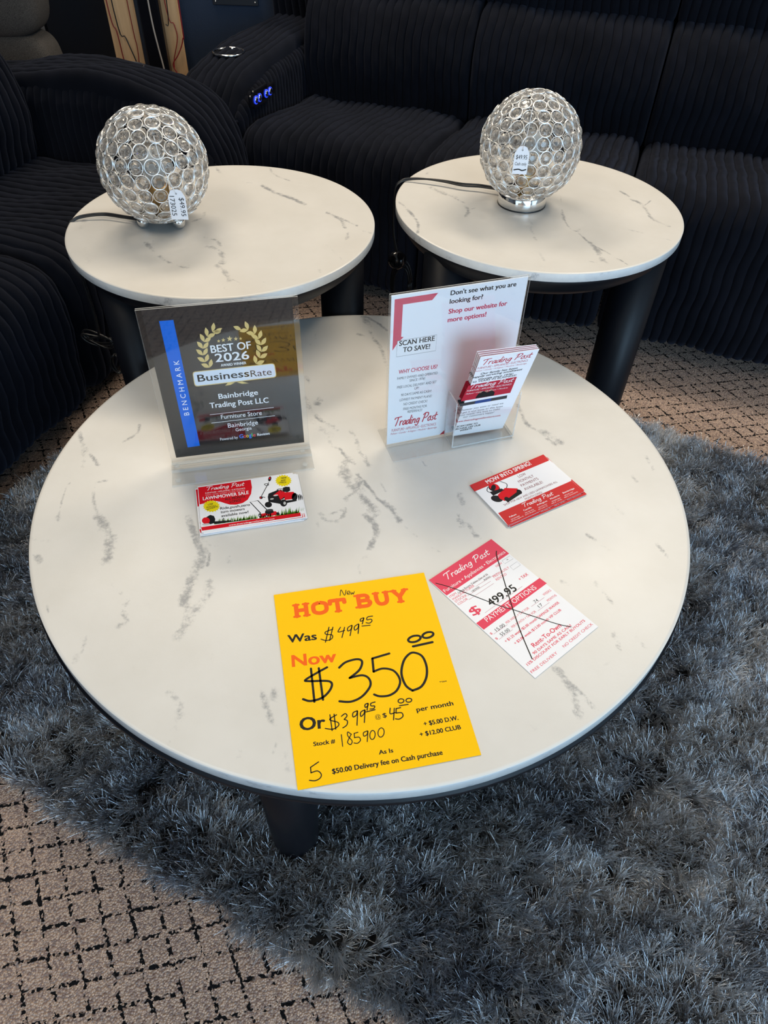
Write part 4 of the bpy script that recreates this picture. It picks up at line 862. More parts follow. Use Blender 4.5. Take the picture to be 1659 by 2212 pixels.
        ('T','Our family has been','wi','ink',10.49,171.76,59.52,1.86,4.42,2),
        ('T','happily servicing southwest','wi','ink',-2.14,164.97,81.88,2.37,4.48,2),
        ('T','Georgia since 1976!','wi','ink',10.14,158.07,56.66,1.44,4.52,2),
        ('T','50 YEARS IN BUSINESS!','b','ink',1.55,152.45,71.66,1.83,4.27,2),
        ('P','red3',[(-3.62,147.42),(75.79,152.18),(76.85,109.36),(-7.1,106.13)],1),
        ('T','Trading Post','script','white',-0.37,138.36,72.04,1.96,10.34,2),
        ('T','FURNITURE • APPLIANCES • ELECTRONICS','r','white',-2.34,130.69,74.04,1.09,4.11,2),
        ('T','Pelham • Camilla • Arlington • Moultrie','it','white',-2.54,123.07,70.41,0.86,3.2,2),
        ('P','dgrey',[(-8.19,99.65),(73.28,103.48),(74.64,94.46),(-5.58,91.51)],2),
        ('P','denim',[(18.87,100.55),(46.26,101.46),(47.09,94.42),(19.15,92.71)],3),
        ('P','black',[(16.81,111.16),(18.99,120.25),(26.0,126.0),(34.71,120.95),(41.09,125.38),(47.75,117.84),(48.23,108.65),(17.15,108.03)],3),
        ('P','skin',[(23.57,124.5),(23.68,123.65),(23.59,122.93),(23.3,122.41),(22.85,122.14),(22.27,122.14),(21.63,122.43),(20.98,122.96),(20.4,123.69),(19.93,124.55),(19.63,125.44),(19.52,126.29),(19.62,127.01),(19.9,127.53),(20.36,127.8),(20.93,127.79),(21.57,127.51),(22.21,126.98),(22.8,126.25),(23.26,125.4)],4),
        ('P','skin',[(33.92,124.12),(34.04,123.26),(33.96,122.54),(33.67,122.01),(33.22,121.74),(32.64,121.75),(31.99,122.03),(31.33,122.57),(30.74,123.3),(30.26,124.16),(29.95,125.06),(29.83,125.91),(29.92,126.63),(30.21,127.15),(30.66,127.42),(31.24,127.41),(31.88,127.13),(32.53,126.6),(33.13,125.87),(33.6,125.01)],4),
        ('P','skin',[(41.85,126.09),(41.97,125.24),(41.89,124.51),(41.61,123.99),(41.16,123.72),(40.58,123.72),(39.92,124.01),(39.26,124.54),(38.66,125.27),(38.18,126.13),(37.86,127.03),(37.74,127.88),(37.82,128.6),(38.1,129.12),(38.55,129.39),(39.13,129.38),(39.78,129.1),(40.44,128.57),(41.04,127.84),(41.52,126.99)],4),
        ('T','Whatever you want or need we','r','dgrey',-5.43,76.87,78.06,1.66,4.89,2),
        ('T','will get it and lease it! We lease','r','dgrey',-7.07,68.9,81.08,1.04,4.95,2),
        ('T','your needs! We love to make','r','dgrey',-1.34,61.45,72.28,1.48,5.02,2),
        ('T','our customers happy!','r','dgrey',7.43,54.75,54.93,0.91,5.07,2),
        ('T','www.thetradingpostfurniture.com','b','red3',-2.48,43.0,79.69,-0.57,5.14,2),
        ('T','SCAN HERE TO','w','ink',1.7,26.99,37.51,1.31,4.93,2),
        ('T','PURCHASE OFF OUR','w','ink',-3.7,19.06,50.13,1.7,5.01,2),
        ('T','WEBSITE','w','ink',10.75,11.99,21.57,5.24,5.14,2),
    ],
}

VEINS = {
 'coffee': [
  ([(-0.497,0.098),(-0.48,0.063),(-0.469,0.034),(-0.463,0.01)],0.002,0.7),
  ([(-0.479,0.065),(-0.46,0.041),(-0.439,0.014)],0.002,0.7),
  ([(-0.399,0.122),(-0.397,0.102),(-0.405,0.087),(-0.415,0.073)],0.002,0.7),
  ([(-0.466,-0.014),(-0.472,-0.034),(-0.473,-0.053),(-0.465,-0.093),(-0.462,-0.11)],0.001,0.55),
  ([(-0.464,-0.103),(-0.461,-0.112)],0.0022,0.6),
  ([(-0.415,-0.021),(-0.429,-0.029),(-0.423,-0.063),(-0.411,-0.087),(-0.399,-0.105)],0.002,0.5),
  ([(-0.401,-0.102),(-0.389,-0.122),(-0.372,-0.141),(-0.369,-0.157),(-0.365,-0.187)],0.0061,0.85),
  ([(-0.49,-0.15),(-0.459,-0.153)],0.002,0.4),
  ([(-0.473,-0.178),(-0.46,-0.193)],0.004,0.5),
  ([(-0.329,-0.243),(-0.328,-0.246)],0.002,0.6),
  ([(-0.316,-0.257),(-0.316,-0.276),(-0.308,-0.293),(-0.316,-0.299)],0.003,0.6),
  ([(-0.267,-0.096),(-0.258,-0.116),(-0.248,-0.135),(-0.235,-0.157)],0.004,0.8),
  ([(-0.23,-0.157),(-0.22,-0.167),(-0.218,-0.191)],0.001,0.9),
  ([(-0.231,-0.165),(-0.231,-0.186),(-0.236,-0.22),(-0.237,-0.24),(-0.24,-0.262)],0.006,0.8),
  ([(-0.21,-0.221),(-0.208,-0.248),(-0.22,-0.268)],0.006,0.5),
  ([(-0.235,-0.261),(-0.227,-0.28),(-0.231,-0.303),(-0.235,-0.313)],0.0051,0.6),
  ([(-0.219,-0.27),(-0.224,-0.291),(-0.23,-0.308)],0.004,0.7),
  ([(-0.235,-0.138),(-0.224,-0.151),(-0.211,-0.153)],0.002,0.5),
  ([(-0.422,-0.269),(-0.417,-0.28)],0.001,0.4),
  ([(-0.358,-0.318),(-0.353,-0.327),(-0.352,-0.34)],0.002,0.4),
  ([(-0.357,-0.348),(-0.357,-0.359)],0.0032,0.35),
  ([(-0.191,-0.174),(-0.188,-0.182)],0.003,0.5),
  ([(-0.024,0.505),(-0.007,0.464)],0.005,0.75),
  ([(-0.018,0.506),(0.006,0.484),(0.028,0.454)],0.002,0.8),
  ([(-0.007,0.449),(0.001,0.421),(0.014,0.399),(0.023,0.363),(0.03,0.328)],0.003,0.6),
  ([(-0.031,0.436),(-0.018,0.429)],0.0032,0.6),
  ([(-0.127,0.393),(-0.112,0.389)],0.003,0.55),
  ([(-0.125,0.452),(-0.117,0.414)],0.003,0.35),
  ([(-0.124,0.282),(-0.113,0.261)],0.003,0.5),
  ([(-0.09,0.213),(-0.093,0.198)],0.005,0.75),
  ([(-0.116,0.219),(-0.109,0.186),(-0.097,0.168),(-0.077,0.144),(-0.061,0.134),(-0.051,0.124)],0.004,0.5),
  ([(-0.094,0.161),(-0.082,0.147)],0.002,0.8),
  ([(-0.1,0.146),(-0.085,0.129),(-0.063,0.11)],0.0061,0.4),
  ([(-0.068,0.11),(-0.059,0.083),(-0.041,0.068),(-0.029,0.046)],0.003,0.5),
  ([(-0.044,0.074),(-0.029,0.046),(-0.016,0.037)],0.002,0.8),
  ([(-0.029,0.122),(-0.018,0.102),(-0.014,0.079),(-0.002,0.054),(0.009,0.035)],0.003,0.6),
  ([(-0.002,0.057),(0.007,0.035)],0.004,0.6),
  ([(-0.029,0.043),(-0.034,0.024),(-0.03,0.0),(-0.019,-0.017)],0.008,0.75),
  ([(-0.011,0.013),(0.003,-0.01),(0.016,-0.03),(0.024,-0.044),(0.034,-0.052)],0.002,0.9),
  ([(-0.008,-0.005),(-0.009,-0.026),(0.004,-0.048),(0.013,-0.064),(0.019,-0.078)],0.007,0.8),
  ([(-0.016,-0.032),(-0.026,-0.046)],0.004,0.6),
  ([(0.034,-0.049),(0.046,-0.065),(0.058,-0.089)],0.004,0.75),
  ([(0.006,-0.081),(0.016,-0.091),(0.023,-0.107),(0.019,-0.13),(0.015,-0.148)],0.0041,0.8),
  ([(-0.065,-0.081),(-0.052,-0.094),(-0.033,-0.091),(-0.026,-0.07)],0.0032,0.55),
  ([(-0.049,-0.081),(-0.026,-0.067)],0.002,0.6),
  ([(-0.068,-0.1),(-0.066,-0.11)],0.002,0.5),
  ([(0.011,-0.163),(0.0,-0.175),(0.003,-0.196)],0.002,0.5),
  ([(0.095,0.049),(0.103,0.038)],0.001,0.6),
  ([(0.027,-0.006),(0.036,-0.026)],0.001,0.4),
  ([(0.155,-0.027),(0.158,-0.047)],0.0041,0.6),
  ([(0.152,-0.074),(0.15,-0.085)],0.003,0.6),
  ([(0.102,-0.137),(0.119,-0.151)],0.001,0.55),
  ([(0.068,-0.102),(0.085,-0.12)],0.0022,0.4),
  ([(0.052,0.031),(0.061,0.01)],0.001,0.3),
  ([(0.345,-0.106),(0.355,-0.117)],0.002,0.75),
  ([(0.263,-0.342),(0.27,-0.353),(0.277,-0.369),(0.28,-0.386),(0.281,-0.407)],0.004,0.85),
  ([(0.28,-0.367),(0.292,-0.383),(0.305,-0.402)],0.001,0.9),
  ([(0.349,-0.288),(0.351,-0.301),(0.352,-0.312)],0.003,0.7),
  ([(0.378,-0.291),(0.388,-0.308)],0.002,0.4),
  ([(0.293,-0.199),(0.299,-0.205)],0.0032,0.4),
  ([(0.342,-0.2),(0.342,-0.206)],0.003,0.4),
  ([(0.348,-0.215),(0.36,-0.238)],0.002,0.5),
  ([(0.449,-0.122),(0.462,-0.153)],0.0022,0.6),
  ([(0.36,-0.125),(0.375,-0.138)],0.002,0.3),
  ([(0.153,-0.079),(0.154,-0.096)],0.004,0.55),
  ([(0.165,-0.092),(0.174,-0.116)],0.003,0.6),
  ([(0.179,-0.116),(0.186,-0.126)],0.002,0.5),
  ([(0.106,-0.139),(0.119,-0.159)],0.0032,0.3),
  ([(0.327,-0.336),(0.341,-0.33)],0.002,0.3),
  ([(0.222,-0.424),(0.225,-0.428)],0.002,0.3),
  ([(-0.354,-0.319),(-0.351,-0.339)],0.002,0.45),
  ([(-0.356,-0.346),(-0.356,-0.359)],0.004,0.35),
  ([(-0.214,-0.331),(-0.187,-0.333),(-0.184,-0.345)],0.0014,0.25),
  ([(-0.225,-0.395),(-0.212,-0.408),(-0.205,-0.428),(-0.208,-0.441)],0.005,0.4),
  ([(-0.111,-0.391),(-0.104,-0.409),(-0.094,-0.426),(-0.09,-0.432)],0.003,0.75),
  ([(-0.096,-0.388),(-0.096,-0.397)],0.004,0.5),
  ([(-0.101,-0.4),(-0.088,-0.404)],0.002,0.35),
  ([(-0.084,-0.458),(-0.086,-0.469)],0.0014,0.4),
  ([(-0.126,-0.466),(-0.126,-0.476)],0.003,0.3),
  ([(-0.07,-0.47),(-0.066,-0.486)],0.005,0.35),
  ([(-0.21,-0.458),(-0.211,-0.462)],0.001,0.4),
  ([(0.274,0.214),(0.285,0.16),(0.308,0.132),(0.328,0.104)],0.003,0.8),
  ([(0.31,0.141),(0.337,0.111)],0.005,0.6),
  ([(0.209,0.028),(0.219,0.012)],0.002,0.4),
  ([(0.442,0.039),(0.449,0.017)],0.002,0.6),
  ([(0.402,-0.044),(0.41,-0.059)],0.003,0.4),
  ([(0.479,0.081),(0.484,0.046)],0.0022,0.6),
 ],
 'left': [
  ([(0.05,0.188),(0.084,0.154),(0.12,0.127),(0.154,0.097)],0.004,0.85),
  ([(0.054,0.287),(0.072,0.249),(0.114,0.216)],0.002,0.6),
  ([(-0.068,0.282),(-0.053,0.25)],0.003,0.5),
  ([(0.006,0.205),(0.025,0.201)],0.0022,0.4),
  ([(0.202,0.061),(0.232,0.031),(0.245,-0.008)],0.003,0.75),
  ([(0.232,0.035),(0.268,0.002)],0.002,0.7),
  ([(0.253,-0.033),(0.25,-0.067)],0.003,0.5),
  ([(0.281,-0.019),(0.298,-0.03)],0.002,0.5),
  ([(0.214,-0.086),(0.255,-0.157)],0.001,0.4),
  ([(-0.13,-0.102),(-0.108,-0.132)],0.0041,0.7),
  ([(-0.118,-0.093),(-0.115,-0.109)],0.0032,0.4),
  ([(-0.092,-0.154),(-0.064,-0.182),(-0.033,-0.194),(-0.029,-0.183)],0.003,0.5),
  ([(-0.024,-0.07),(0.001,-0.084),(0.012,-0.104)],0.003,0.5),
  ([(-0.01,-0.109),(0.007,-0.116),(0.022,-0.138),(0.028,-0.172)],0.005,0.7),
  ([(0.02,-0.183),(0.042,-0.211),(0.052,-0.238)],0.0041,0.55),
  ([(0.056,-0.231),(0.076,-0.247)],0.001,0.4),
  ([(0.05,-0.262),(0.051,-0.269)],0.0032,0.4),
  ([(0.208,-0.186),(0.212,-0.196)],0.002,0.6),
  ([(-0.07,-0.009),(-0.048,0.015),(-0.046,0.042)],0.003,0.45),
  ([(-0.277,-0.011),(-0.273,-0.046)],0.0051,0.4),
  ([(-0.236,-0.133),(-0.211,-0.191)],0.006,0.3),
  ([(0.103,-0.228),(0.119,-0.244)],0.002,0.3),
 ],
 'right': [
  ([(-0.226,0.076),(-0.2,0.049),(-0.177,0.027)],0.006,0.5),
  ([(-0.181,0.031),(-0.157,0.0)],0.002,0.7),
  ([(-0.155,-0.018),(-0.15,-0.04),(-0.159,-0.07)],0.003,0.8),
  ([(-0.148,-0.034),(-0.134,-0.024)],0.001,0.5),
  ([(-0.299,-0.001),(-0.274,-0.054),(-0.258,-0.105),(-0.259,-0.154)],0.0022,0.7),
  ([(-0.287,-0.077),(-0.273,-0.076)],0.002,0.4),
  ([(0.05,-0.021),(0.047,-0.065),(0.053,-0.111),(0.065,-0.127),(0.081,-0.174),(0.103,-0.206),(0.137,-0.259)],0.001,0.85),
  ([(0.049,-0.03),(0.046,-0.074)],0.003,0.6),
  ([(0.081,-0.174),(0.09,-0.204),(0.091,-0.244)],0.0041,0.8),
  ([(0.065,-0.123),(0.072,-0.112)],0.002,0.7),
  ([(-0.024,-0.088),(-0.028,-0.129),(-0.024,-0.169)],0.003,0.45),
  ([(-0.024,-0.223),(-0.02,-0.255)],0.002,0.5),
  ([(0.197,0.09),(0.211,0.061)],0.0022,0.7),
  ([(0.211,0.047),(0.229,0.02),(0.233,-0.043),(0.243,-0.064),(0.26,-0.084)],0.003,0.75),
  ([(0.23,0.011),(0.256,0.046)],0.001,0.6),
  ([(0.172,-0.107),(0.199,-0.121)],0.002,0.5),
  ([(0.231,-0.139),(0.249,-0.154)],0.001,0.5),
  ([(0.067,-0.252),(0.08,-0.256)],0.001,0.5),
  ([(0.098,-0.251),(0.1,-0.258)],0.002,0.4),
  ([(0.16,-0.031),(0.171,-0.034)],0.002,0.35),
  ([(0.058,0.054),(0.053,0.007)],0.001,0.4),
  ([(-0.233,0.164),(-0.235,0.153)],0.003,0.5),
  ([(-0.031,-0.277),(-0.021,-0.28)],0.001,0.4),
 ],
}


# ------------------------------------------------------------------ room shell
def quad(name, pts, mat, kind='structure'):
    o = mesh_obj(name, pts, [(0, 1, 2, 3)], mat, smooth=False); o['kind'] = kind; return o
X0, X1, Y0, Y1, ZC = -3.2, 3.6, -2.6, 4.6, 2.85
quad('floor', [(X0, Y0, 0), (X1, Y0, 0), (X1, Y1, 0), (X0, Y1, 0)], M['carpet'])
quad('ceiling', [(X0, Y0, ZC), (X0, Y1, ZC), (X1, Y1, ZC), (X1, Y0, ZC)], M['ceil'])
quad('wall_back', [(X0, Y1, 0), (X1, Y1, 0), (X1, Y1, ZC), (X0, Y1, ZC)], M['wall'])
quad('wall_left', [(X0, Y0, 0), (X0, Y1, 0), (X0, Y1, ZC), (X0, Y0, ZC)], M['wall'])
quad('wall_right', [(X1, Y0, 0), (X1, Y0, ZC), (X1, Y1, ZC), (X1, Y1, 0)], M['lightwall'])
quad('wall_front', [(X0, Y0, 0), (X0, Y0, ZC), (X1, Y0, ZC), (X1, Y0, 0)], M['lightwall'])

# ------------------------------------------------------------------ corduroy upholstery
TH = math.radians(-18.0)
UX = np.array([math.cos(TH), math.sin(TH), 0]); DY = np.array([-math.sin(TH), math.cos(TH), 0])
def S(u, d, z=0.0): return tuple(UX * u + DY * d + np.array([0, 0, z]))
def interp(x, xs, ys): return np.interp(x, xs, ys)
def ribbed(name, prof, w0, w1, fn, parent, pitch=0.027, amp=0.0105, edge=0.04, seed=0, k=6, dents=0.004, wob=0.0022, mat=None):
    rg = np.random.default_rng(seed)
    P = catmull(prof, k, True); n = len(P)
    ar = 0.5 * np.sum(P[:, 0] * np.roll(P[:, 1], -1) - np.roll(P[:, 0], -1) * P[:, 1])
    T = np.roll(P, -1, 0) - np.roll(P, 1, 0); T /= np.linalg.norm(T, axis=1)[:, None] + 1e-9
    N = np.stack([T[:, 1], -T[:, 0]], 1) * (1 if ar > 0 else -1)
    nr = max(2, round((w1 - w0) / pitch)); pw = (w1 - w0) / nr
    fr = np.array([0, .07, .2, .36, .5, .64, .8, .93])
    w = np.concatenate([(i + fr) * pw for i in range(nr)] + [[w1 - w0]])
    f = np.concatenate([np.tile(fr, nr), [0]])
    h = amp * ((1 - (2 * f - 1) ** 2) ** 0.5 - 1.0)
    e = np.minimum(w, (w1 - w0) - w); ins = np.where(e < edge, edge * (1 - np.sqrt(np.clip(1 - ((edge - e) / edge) ** 2, 0, 1))), 0)
    ins = np.minimum(ins, edge * 0.93)
    L = np.concatenate([[0], np.cumsum(np.linalg.norm(np.diff(P, axis=0), axis=1))])
    ph = rg.uniform(0, 6.28, 8)
    W = w[:, None] + 0 * L[None, :]; LL = L[None, :] + 0 * w[:, None]
    lat = wob * (np.sin(LL * 23 + W * 7 + ph[0]) + 0.7 * np.sin(LL * 51 - W * 13 + ph[1])) * np.clip(e / edge, 0, 1)[:, None]
    dent = dents * (np.sin(W * 15 + ph[2]) * np.sin(LL * 11 + ph[3]) + 0.6 * np.sin(W * 31 + LL * 17 + ph[4])) + 0.0012 * np.sin(LL * 90 + np.floor(W / pw) * 2.4 + ph[5])
    off = (h - ins)[:, None] + dent
    A = P[:, 0][None, :] + N[:, 0][None, :] * off; Z = P[:, 1][None, :] + N[:, 1][None, :] * off
    V = fn(A, W + w0 + lat, Z)
    V = np.stack([np.broadcast_to(q, A.shape) for q in V], -1).reshape(-1, 3)
    m = len(w); F = []
    for j in range(m - 1):
        b = j * n; c = b + n
        for i in range(n):
            i2 = (i + 1) % n; F.append((b + i, c + i, c + i2, b + i2))
    F.append(tuple(range(n))); F.append(tuple(range((m - 1) * n, m * n))[::-1])
    o = mesh_obj(name, V, F, mat or M['cord'], parent)
    bm = bmesh.new(); bm.from_mesh(o.data); bmesh.ops.recalc_face_normals(bm, faces=bm.faces); bm.to_mesh(o.data); bm.free()
    return o
SEAT = [(2.05, .05), (2.005, .2), (2.0, .36), (2.02, .455), (2.09, .495), (2.25, .487), (2.42, .462), (2.58, .44), (2.61, .3), (2.5, .06)]
LUMB = [(2.575, .41), (2.53, .5), (2.525, .6), (2.57, .71), (2.64, .752), (2.74, .74), (2.8, .6), (2.78, .42)]
HEAD = [(2.665, .735), (2.625, .82), (2.64, .93), (2.71, 1.01), (2.82, 1.0), (2.87, .85), (2.82, .74)]
def mk_sofa():
    u0, d0 = -0.3, 2.4
    t = thing('reclining_sofa', 'black corduroy three-seat sofa at the back behind both end tables', 'sofa', S(u0, d0, 0), TH)
    fn = lambda a, w, z: (w - u0, a - d0, z)
    for i, (a, b) in enumerate([(-1.165, -.585), (-.58, .0), (.005, .60)]):
        ribbed('seat_cushion', SEAT, a, b, fn, t, seed=10 + i, edge=0.045)
        ribbed('back_cushion', LUMB, a, b, fn, t, seed=20 + i, edge=0.022)
        ribbed('headrest', HEAD, a, b, fn, t, seed=30 + i, edge=0.022)
    for i, (a, b) in enumerate([(-1.395, -1.185), (.62, .83)]):
        arm = ribbed('armrest', [(2.07, .04), (2.045, .3), (2.05, .46), (2.09, .555), (2.17, .6), (2.32, .622), (2.5, .632), (2.7, .632), (2.86, .615), (2.92, .45), (2.92, .04)], a, b, fn, t, seed=40 + i, edge=0.035)
        if i == 0:
            tz = lambda w: interp(w, [2.05, 2.1, 2.2, 2.35, 2.6, 2.9], [.50, .535, .565, .585, .595, .595]) / .595
            fs = lambda a, w, z: (a - u0, w - d0, z * tz(w))
            ribbed('arm_side_panel', [(-1.2, .06), (-1.164, .08), (-1.160, .3), (-1.160, .52), (-1.168, .575), (-1.19, .59), (-1.2, .5)], 2.065, 2.62, fs, t, pitch=0.021, amp=0.005, edge=0.012, seed=50, dents=0.0015)
    for i, (a, b) in enumerate([(-1.39, -1.17), (.605, .83)]):
        ribbed('back_wing', [(2.80, .1), (2.77, .5), (2.77, .85), (2.83, .95), (2.93, .95), (2.96, .5), (2.95, .1)], a, b, fn, t, seed=60 + i, edge=0.03)
    bm = bmesh.new(); add_box(bm, (-.28 - u0, 2.62 - d0, .2), (2.2, .62, .3)); bm_obj('base_frame', bm, M['blackcloth'], t)
    bm = bmesh.new(); add_box(bm, (-.28 - u0, 2.87 - d0, .55), (1.78, .12, .84), bev=.02); bm_obj('back_frame', bm, M['blackcloth'], t)
    # cup holder: chrome ring and dark well
    cu, cd, cz = -1.305 - u0, 2.285 - d0, .624
    V, F = lathe([(.0495, .002), (.052, .006), (.0505, .0095), (.047, .0095), (.0455, .005), (.0455, -.004)], 40, close=False)
    o = mesh_obj('cup_holder', V, F, M['chrome'], t); o.location = (cu, cd, cz - .009)
    V, F = lathe([(.0457, .004), (.044, -.05), (.0, -.05)], 40, close=False); o2 = mesh_obj('cup_well', V, F, M['cuphole'], o)
    # button panel on the inner side of the arm
    bm = bmesh.new()
    add_box(bm, (0, 0, 0), (.012, .165, .034), bev=.005); add_box(bm, (0, -.015, 0), (.012, .095, .05), bev=.005)
    p = bm_obj('control_panel', bm, M['blackgloss'], t); p.location = (-1.1395 - u0, 2.165 - d0, .550); p.rotation_euler = (0, 0, 0)
    for k, y in enumerate((-.055, -.03, .015, .042)):
        V, F = lathe([(.0115, 0), (.0115, .003), (.0075, .0035)], 20); b = mesh_obj('button', V, F, M['led'], p); b.location = (.0062, y, 0); b.rotation_euler = (0, math.pi / 2, 0)
        V, F = lathe([(.0085, 0), (.0085, .0045), (.003, .005)], 16); c = mesh_obj('button_cap', V, F, M['chrome'], p); c.location = (.0062, y, 0); c.rotation_euler = (0, math.pi / 2, 0)
    return t
def mk_loveseat():
    u0, d0 = -1.55, 1.3
    t = thing('reclining_loveseat', 'black corduroy reclining loveseat along the left, facing the end table', 'sofa', S(u0, d0, 0), TH)
    fn = lambda a, w, z: (-a - u0, w - d0, z)
    seat = [(1.26, .05), (1.2, .2), (1.185, .34), (1.21, .42), (1.28, .452), (1.42, .447), (1.58, .432), (1.72, .42), (1.76, .3), (1.66, .06)]
    lum = [(q[0] - 2.53 + 1.655, q[1]) for q in LUMB]; head = [(q[0] - 2.53 + 1.655, q[1]) for q in HEAD]
    for i, (a, b) in enumerate([(1.21, 1.785), (.63, 1.205)]):
        ribbed('seat_cushion', seat, a, b, fn, t, seed=110 + i, edge=0.05)
        ribbed('back_cushion', lum, a, b - .02, fn, t, seed=120 + i, edge=0.05)
        ribbed('headrest', head, a, b - .02, fn, t, seed=130 + i, edge=0.05)
    armp = [(1.13, .04), (1.1, .3), (1.105, .44), (1.14, .54), (1.21, .605), (1.34, .645), (1.5, .657), (1.65, .648), (1.8, .622), (1.95, .585), (2.0, .4), (2.0, .04)]
    ribbed('armrest', armp, 1.81, 2.0, fn, t, seed=140, edge=0.035)
    ribbed('armrest', armp, .40, .6, fn, t, seed=141, edge=0.035)
    tz = lambda w: interp(w, [1.12, 1.17, 1.25, 1.35, 1.5, 1.65, 1.8], [.47, .53, .575, .605, .615, .608, .59]) / .615
    fs = lambda a, w, z: (-w - u0, a - d0, z * tz(w))
    ribbed('arm_side_panel', [(1.83, .06), (1.796, .08), (1.79, .3), (1.79, .53), (1.797, .585), (1.82, .608), (1.83, .5)], 1.12, 1.78, fs, t, pitch=0.024, amp=0.006, edge=0.012, seed=150, dents=0.0015)
    bm = bmesh.new(); add_box(bm, (-1.6 - u0, 1.2 - d0, .2), (.6, 1.5, .3)); bm_obj('base_frame', bm, M['blackcloth'], t)
    V, F = lathe([(.0495, .002), (.052, .006), (.0505, .0095), (.047, .0095), (.0455, .005), (.0455, -.004)], 40, close=False)
    o = mesh_obj('cup_holder', V, F, M['chrome'], t); o.location = (-1.435 - u0, 1.925 - d0, .640)
    V, F = lathe([(.0457, .004), (.044, -.05), (.0, -.05)], 40, close=False); mesh_obj('cup_well', V, F, M['cuphole'], o)
    return t
mk_sofa(); mk_loveseat()

# ------------------------------------------------------------------ tables
def marble_disc(name, R, thick, veins, parent, rings, seg, z):
    rr = np.concatenate([[0], np.linspace(R * .02, R - .0015, rings), [R]])
    V = [(0, 0, 0)]; F = []
    for i in range(1, len(rr)):
        zz = -0.0012 if i == len(rr) - 1 else 0.0
        for k in range(seg):
            a = 2 * math.pi * k / seg; V.append((rr[i] * math.cos(a), rr[i] * math.sin(a), zz))
    for k in range(seg): F.append((0, 1 + k, 1 + (k + 1) % seg))
    for i in range(len(rr) - 2):
        b = 1 + i * seg; c = b + seg
        for k in range(seg): k2 = (k + 1) % seg; F.append((b + k, c + k, c + k2, b + k2))
    o = mesh_obj(name, V, F, M['marble'], parent); o.location = (0, 0, z)
    A = np.array(V)[:, :2]; val = np.zeros(len(A))
    for pts, w, inten in veins:
        P = catmull(pts, 4) if len(pts) > 2 else np.array(pts)
        w = w * 1.35 + 0.0009
        for i in range(len(P) - 1):
            p, q = P[i], P[i + 1]; d = q - p; L2 = d @ d + 1e-12
            t = np.clip(((A - p) @ d) / L2, 0, 1); dist = np.linalg.norm(A - p - t[:, None] * d, axis=1)
            val = np.maximum(val, inten * np.exp(-(dist / w) ** 2))
    at = o.data.attributes.new('vein', 'FLOAT', 'POINT'); at.data.foreach_set('value', val.astype(np.float32))
    V, F = lathe([(R - .002, -thick), (R, -thick + .001), (R, -.0012)], seg, close=False); F.append(tuple(i * 3 for i in range(seg))[::-1])
    e = mesh_obj('edge_band', V, F, M['rim'], parent); e.location = (0, 0, z)
    return o
def mk_table(name, label, c, R, H, thick, apron, ring, leg_r, leg_angles, veins, rings, seg, foot):
    t = thing(name, label, 'table', (c[0], c[1], 0))
    marble_disc('table_top', R, thick, veins, t, rings, seg, H)
    V, F = lathe([(q[0], H - thick + q[1]) for q in apron], 96); mesh_obj('apron', V, F, M['blackwood'], t)
    for a, ft in zip(leg_angles, foot):
        a = math.radians(a); x, y = ring * math.cos(a), ring * math.sin(a)
        V, F = lathe([(leg_r * .55, ft), (leg_r * .82, ft + .006), (leg_r * .92, ft + .02), (leg_r, ft + .12), (leg_r * 1.03, H - thick - .012)], 40, x, y)
        mesh_obj('leg', V, F, M['blackwood'], t)
    return t
CO, LE, RI = (-.0342, .8351), (-.341, 1.397), (.3078, 1.528)
HC, HS = .43, .60
mk_table('coffee_table', 'large low round coffee table with white marble top and sale sheets on it', CO, .5135, HC, .021, [(.46, -.034), (.495, -.027), (.514, -.016), (.5168, -.009), (.5168, -.0003)], .435, .039, (258, 18, 138), VEINS['coffee'], 150, 720, (.0125, .0125, .0125))
SIDE_AP = [(.235, -.052), (.262, -.046), (.282, -.03), (.292, -.012), (.294, -.0005)]
mk_table('end_table', 'round marble-topped end table carrying the ball-footed crystal lamp', LE, .304, HS, .018, SIDE_AP, .235, .046, (3, 110, 222), VEINS['left'], 100, 480, (.0125, .0125, .0125))
mk_table('end_table', 'round marble-topped end table carrying the ring-based crystal lamp', RI, .304, HS, .018, SIDE_AP, .242, .048, (-23, 97, 217), VEINS['right'], 100, 480, (.0125, 0, .0125))

# ------------------------------------------------------------------ lamps
def torus(R, r, n=20, m=6):
    V = np.array([((R + r * math.cos(b)) * math.cos(a), (R + r * math.cos(b)) * math.sin(a), r * math.sin(b)) for a in np.linspace(0, 2 * math.pi, n, False) for b in np.linspace(0, 2 * math.pi, m, False)])
    F = [(i * m + k, ((i + 1) % n) * m + k, ((i + 1) % n) * m + (k + 1) % m, i * m + (k + 1) % m) for i in range(n) for k in range(m)]
    return V, F
def gem(R):
    """brilliant-cut disc: table, two crown rings, girdle, and the same below, alternate rings turned half a step"""
    V = []; F = []; n = 8
    rings = [(R * .46, R * .40, 0), (R * .80, R * .27, .5), (R, R * .04, 0), (R, -R * .04, 0), (R * .80, -R * .27, .5), (R * .46, -R * .40, 0)]
    for rr, z, h in rings:
        for k in range(n): a = 2 * math.pi * (k + h) / n; V.append((rr * math.cos(a), rr * math.sin(a), z))
    for i in range(5):
        h0, h1 = rings[i][2], rings[i + 1][2]
        for k in range(n):
            p, q, r, s = i * n + k, i * n + (k + 1) % n, (i + 1) * n + k, (i + 1) * n + (k + 1) % n
            if h0 == h1: F.append((p, r, s, q))
            elif h1 > h0: F += [(p, r, q), (q, r, s)]
            else: F += [(p, r, s), (p, s, q)]
    F.append(tuple(range(n))); F.append(tuple(range(5 * n, 6 * n))[::-1])
    return np.array(V), F
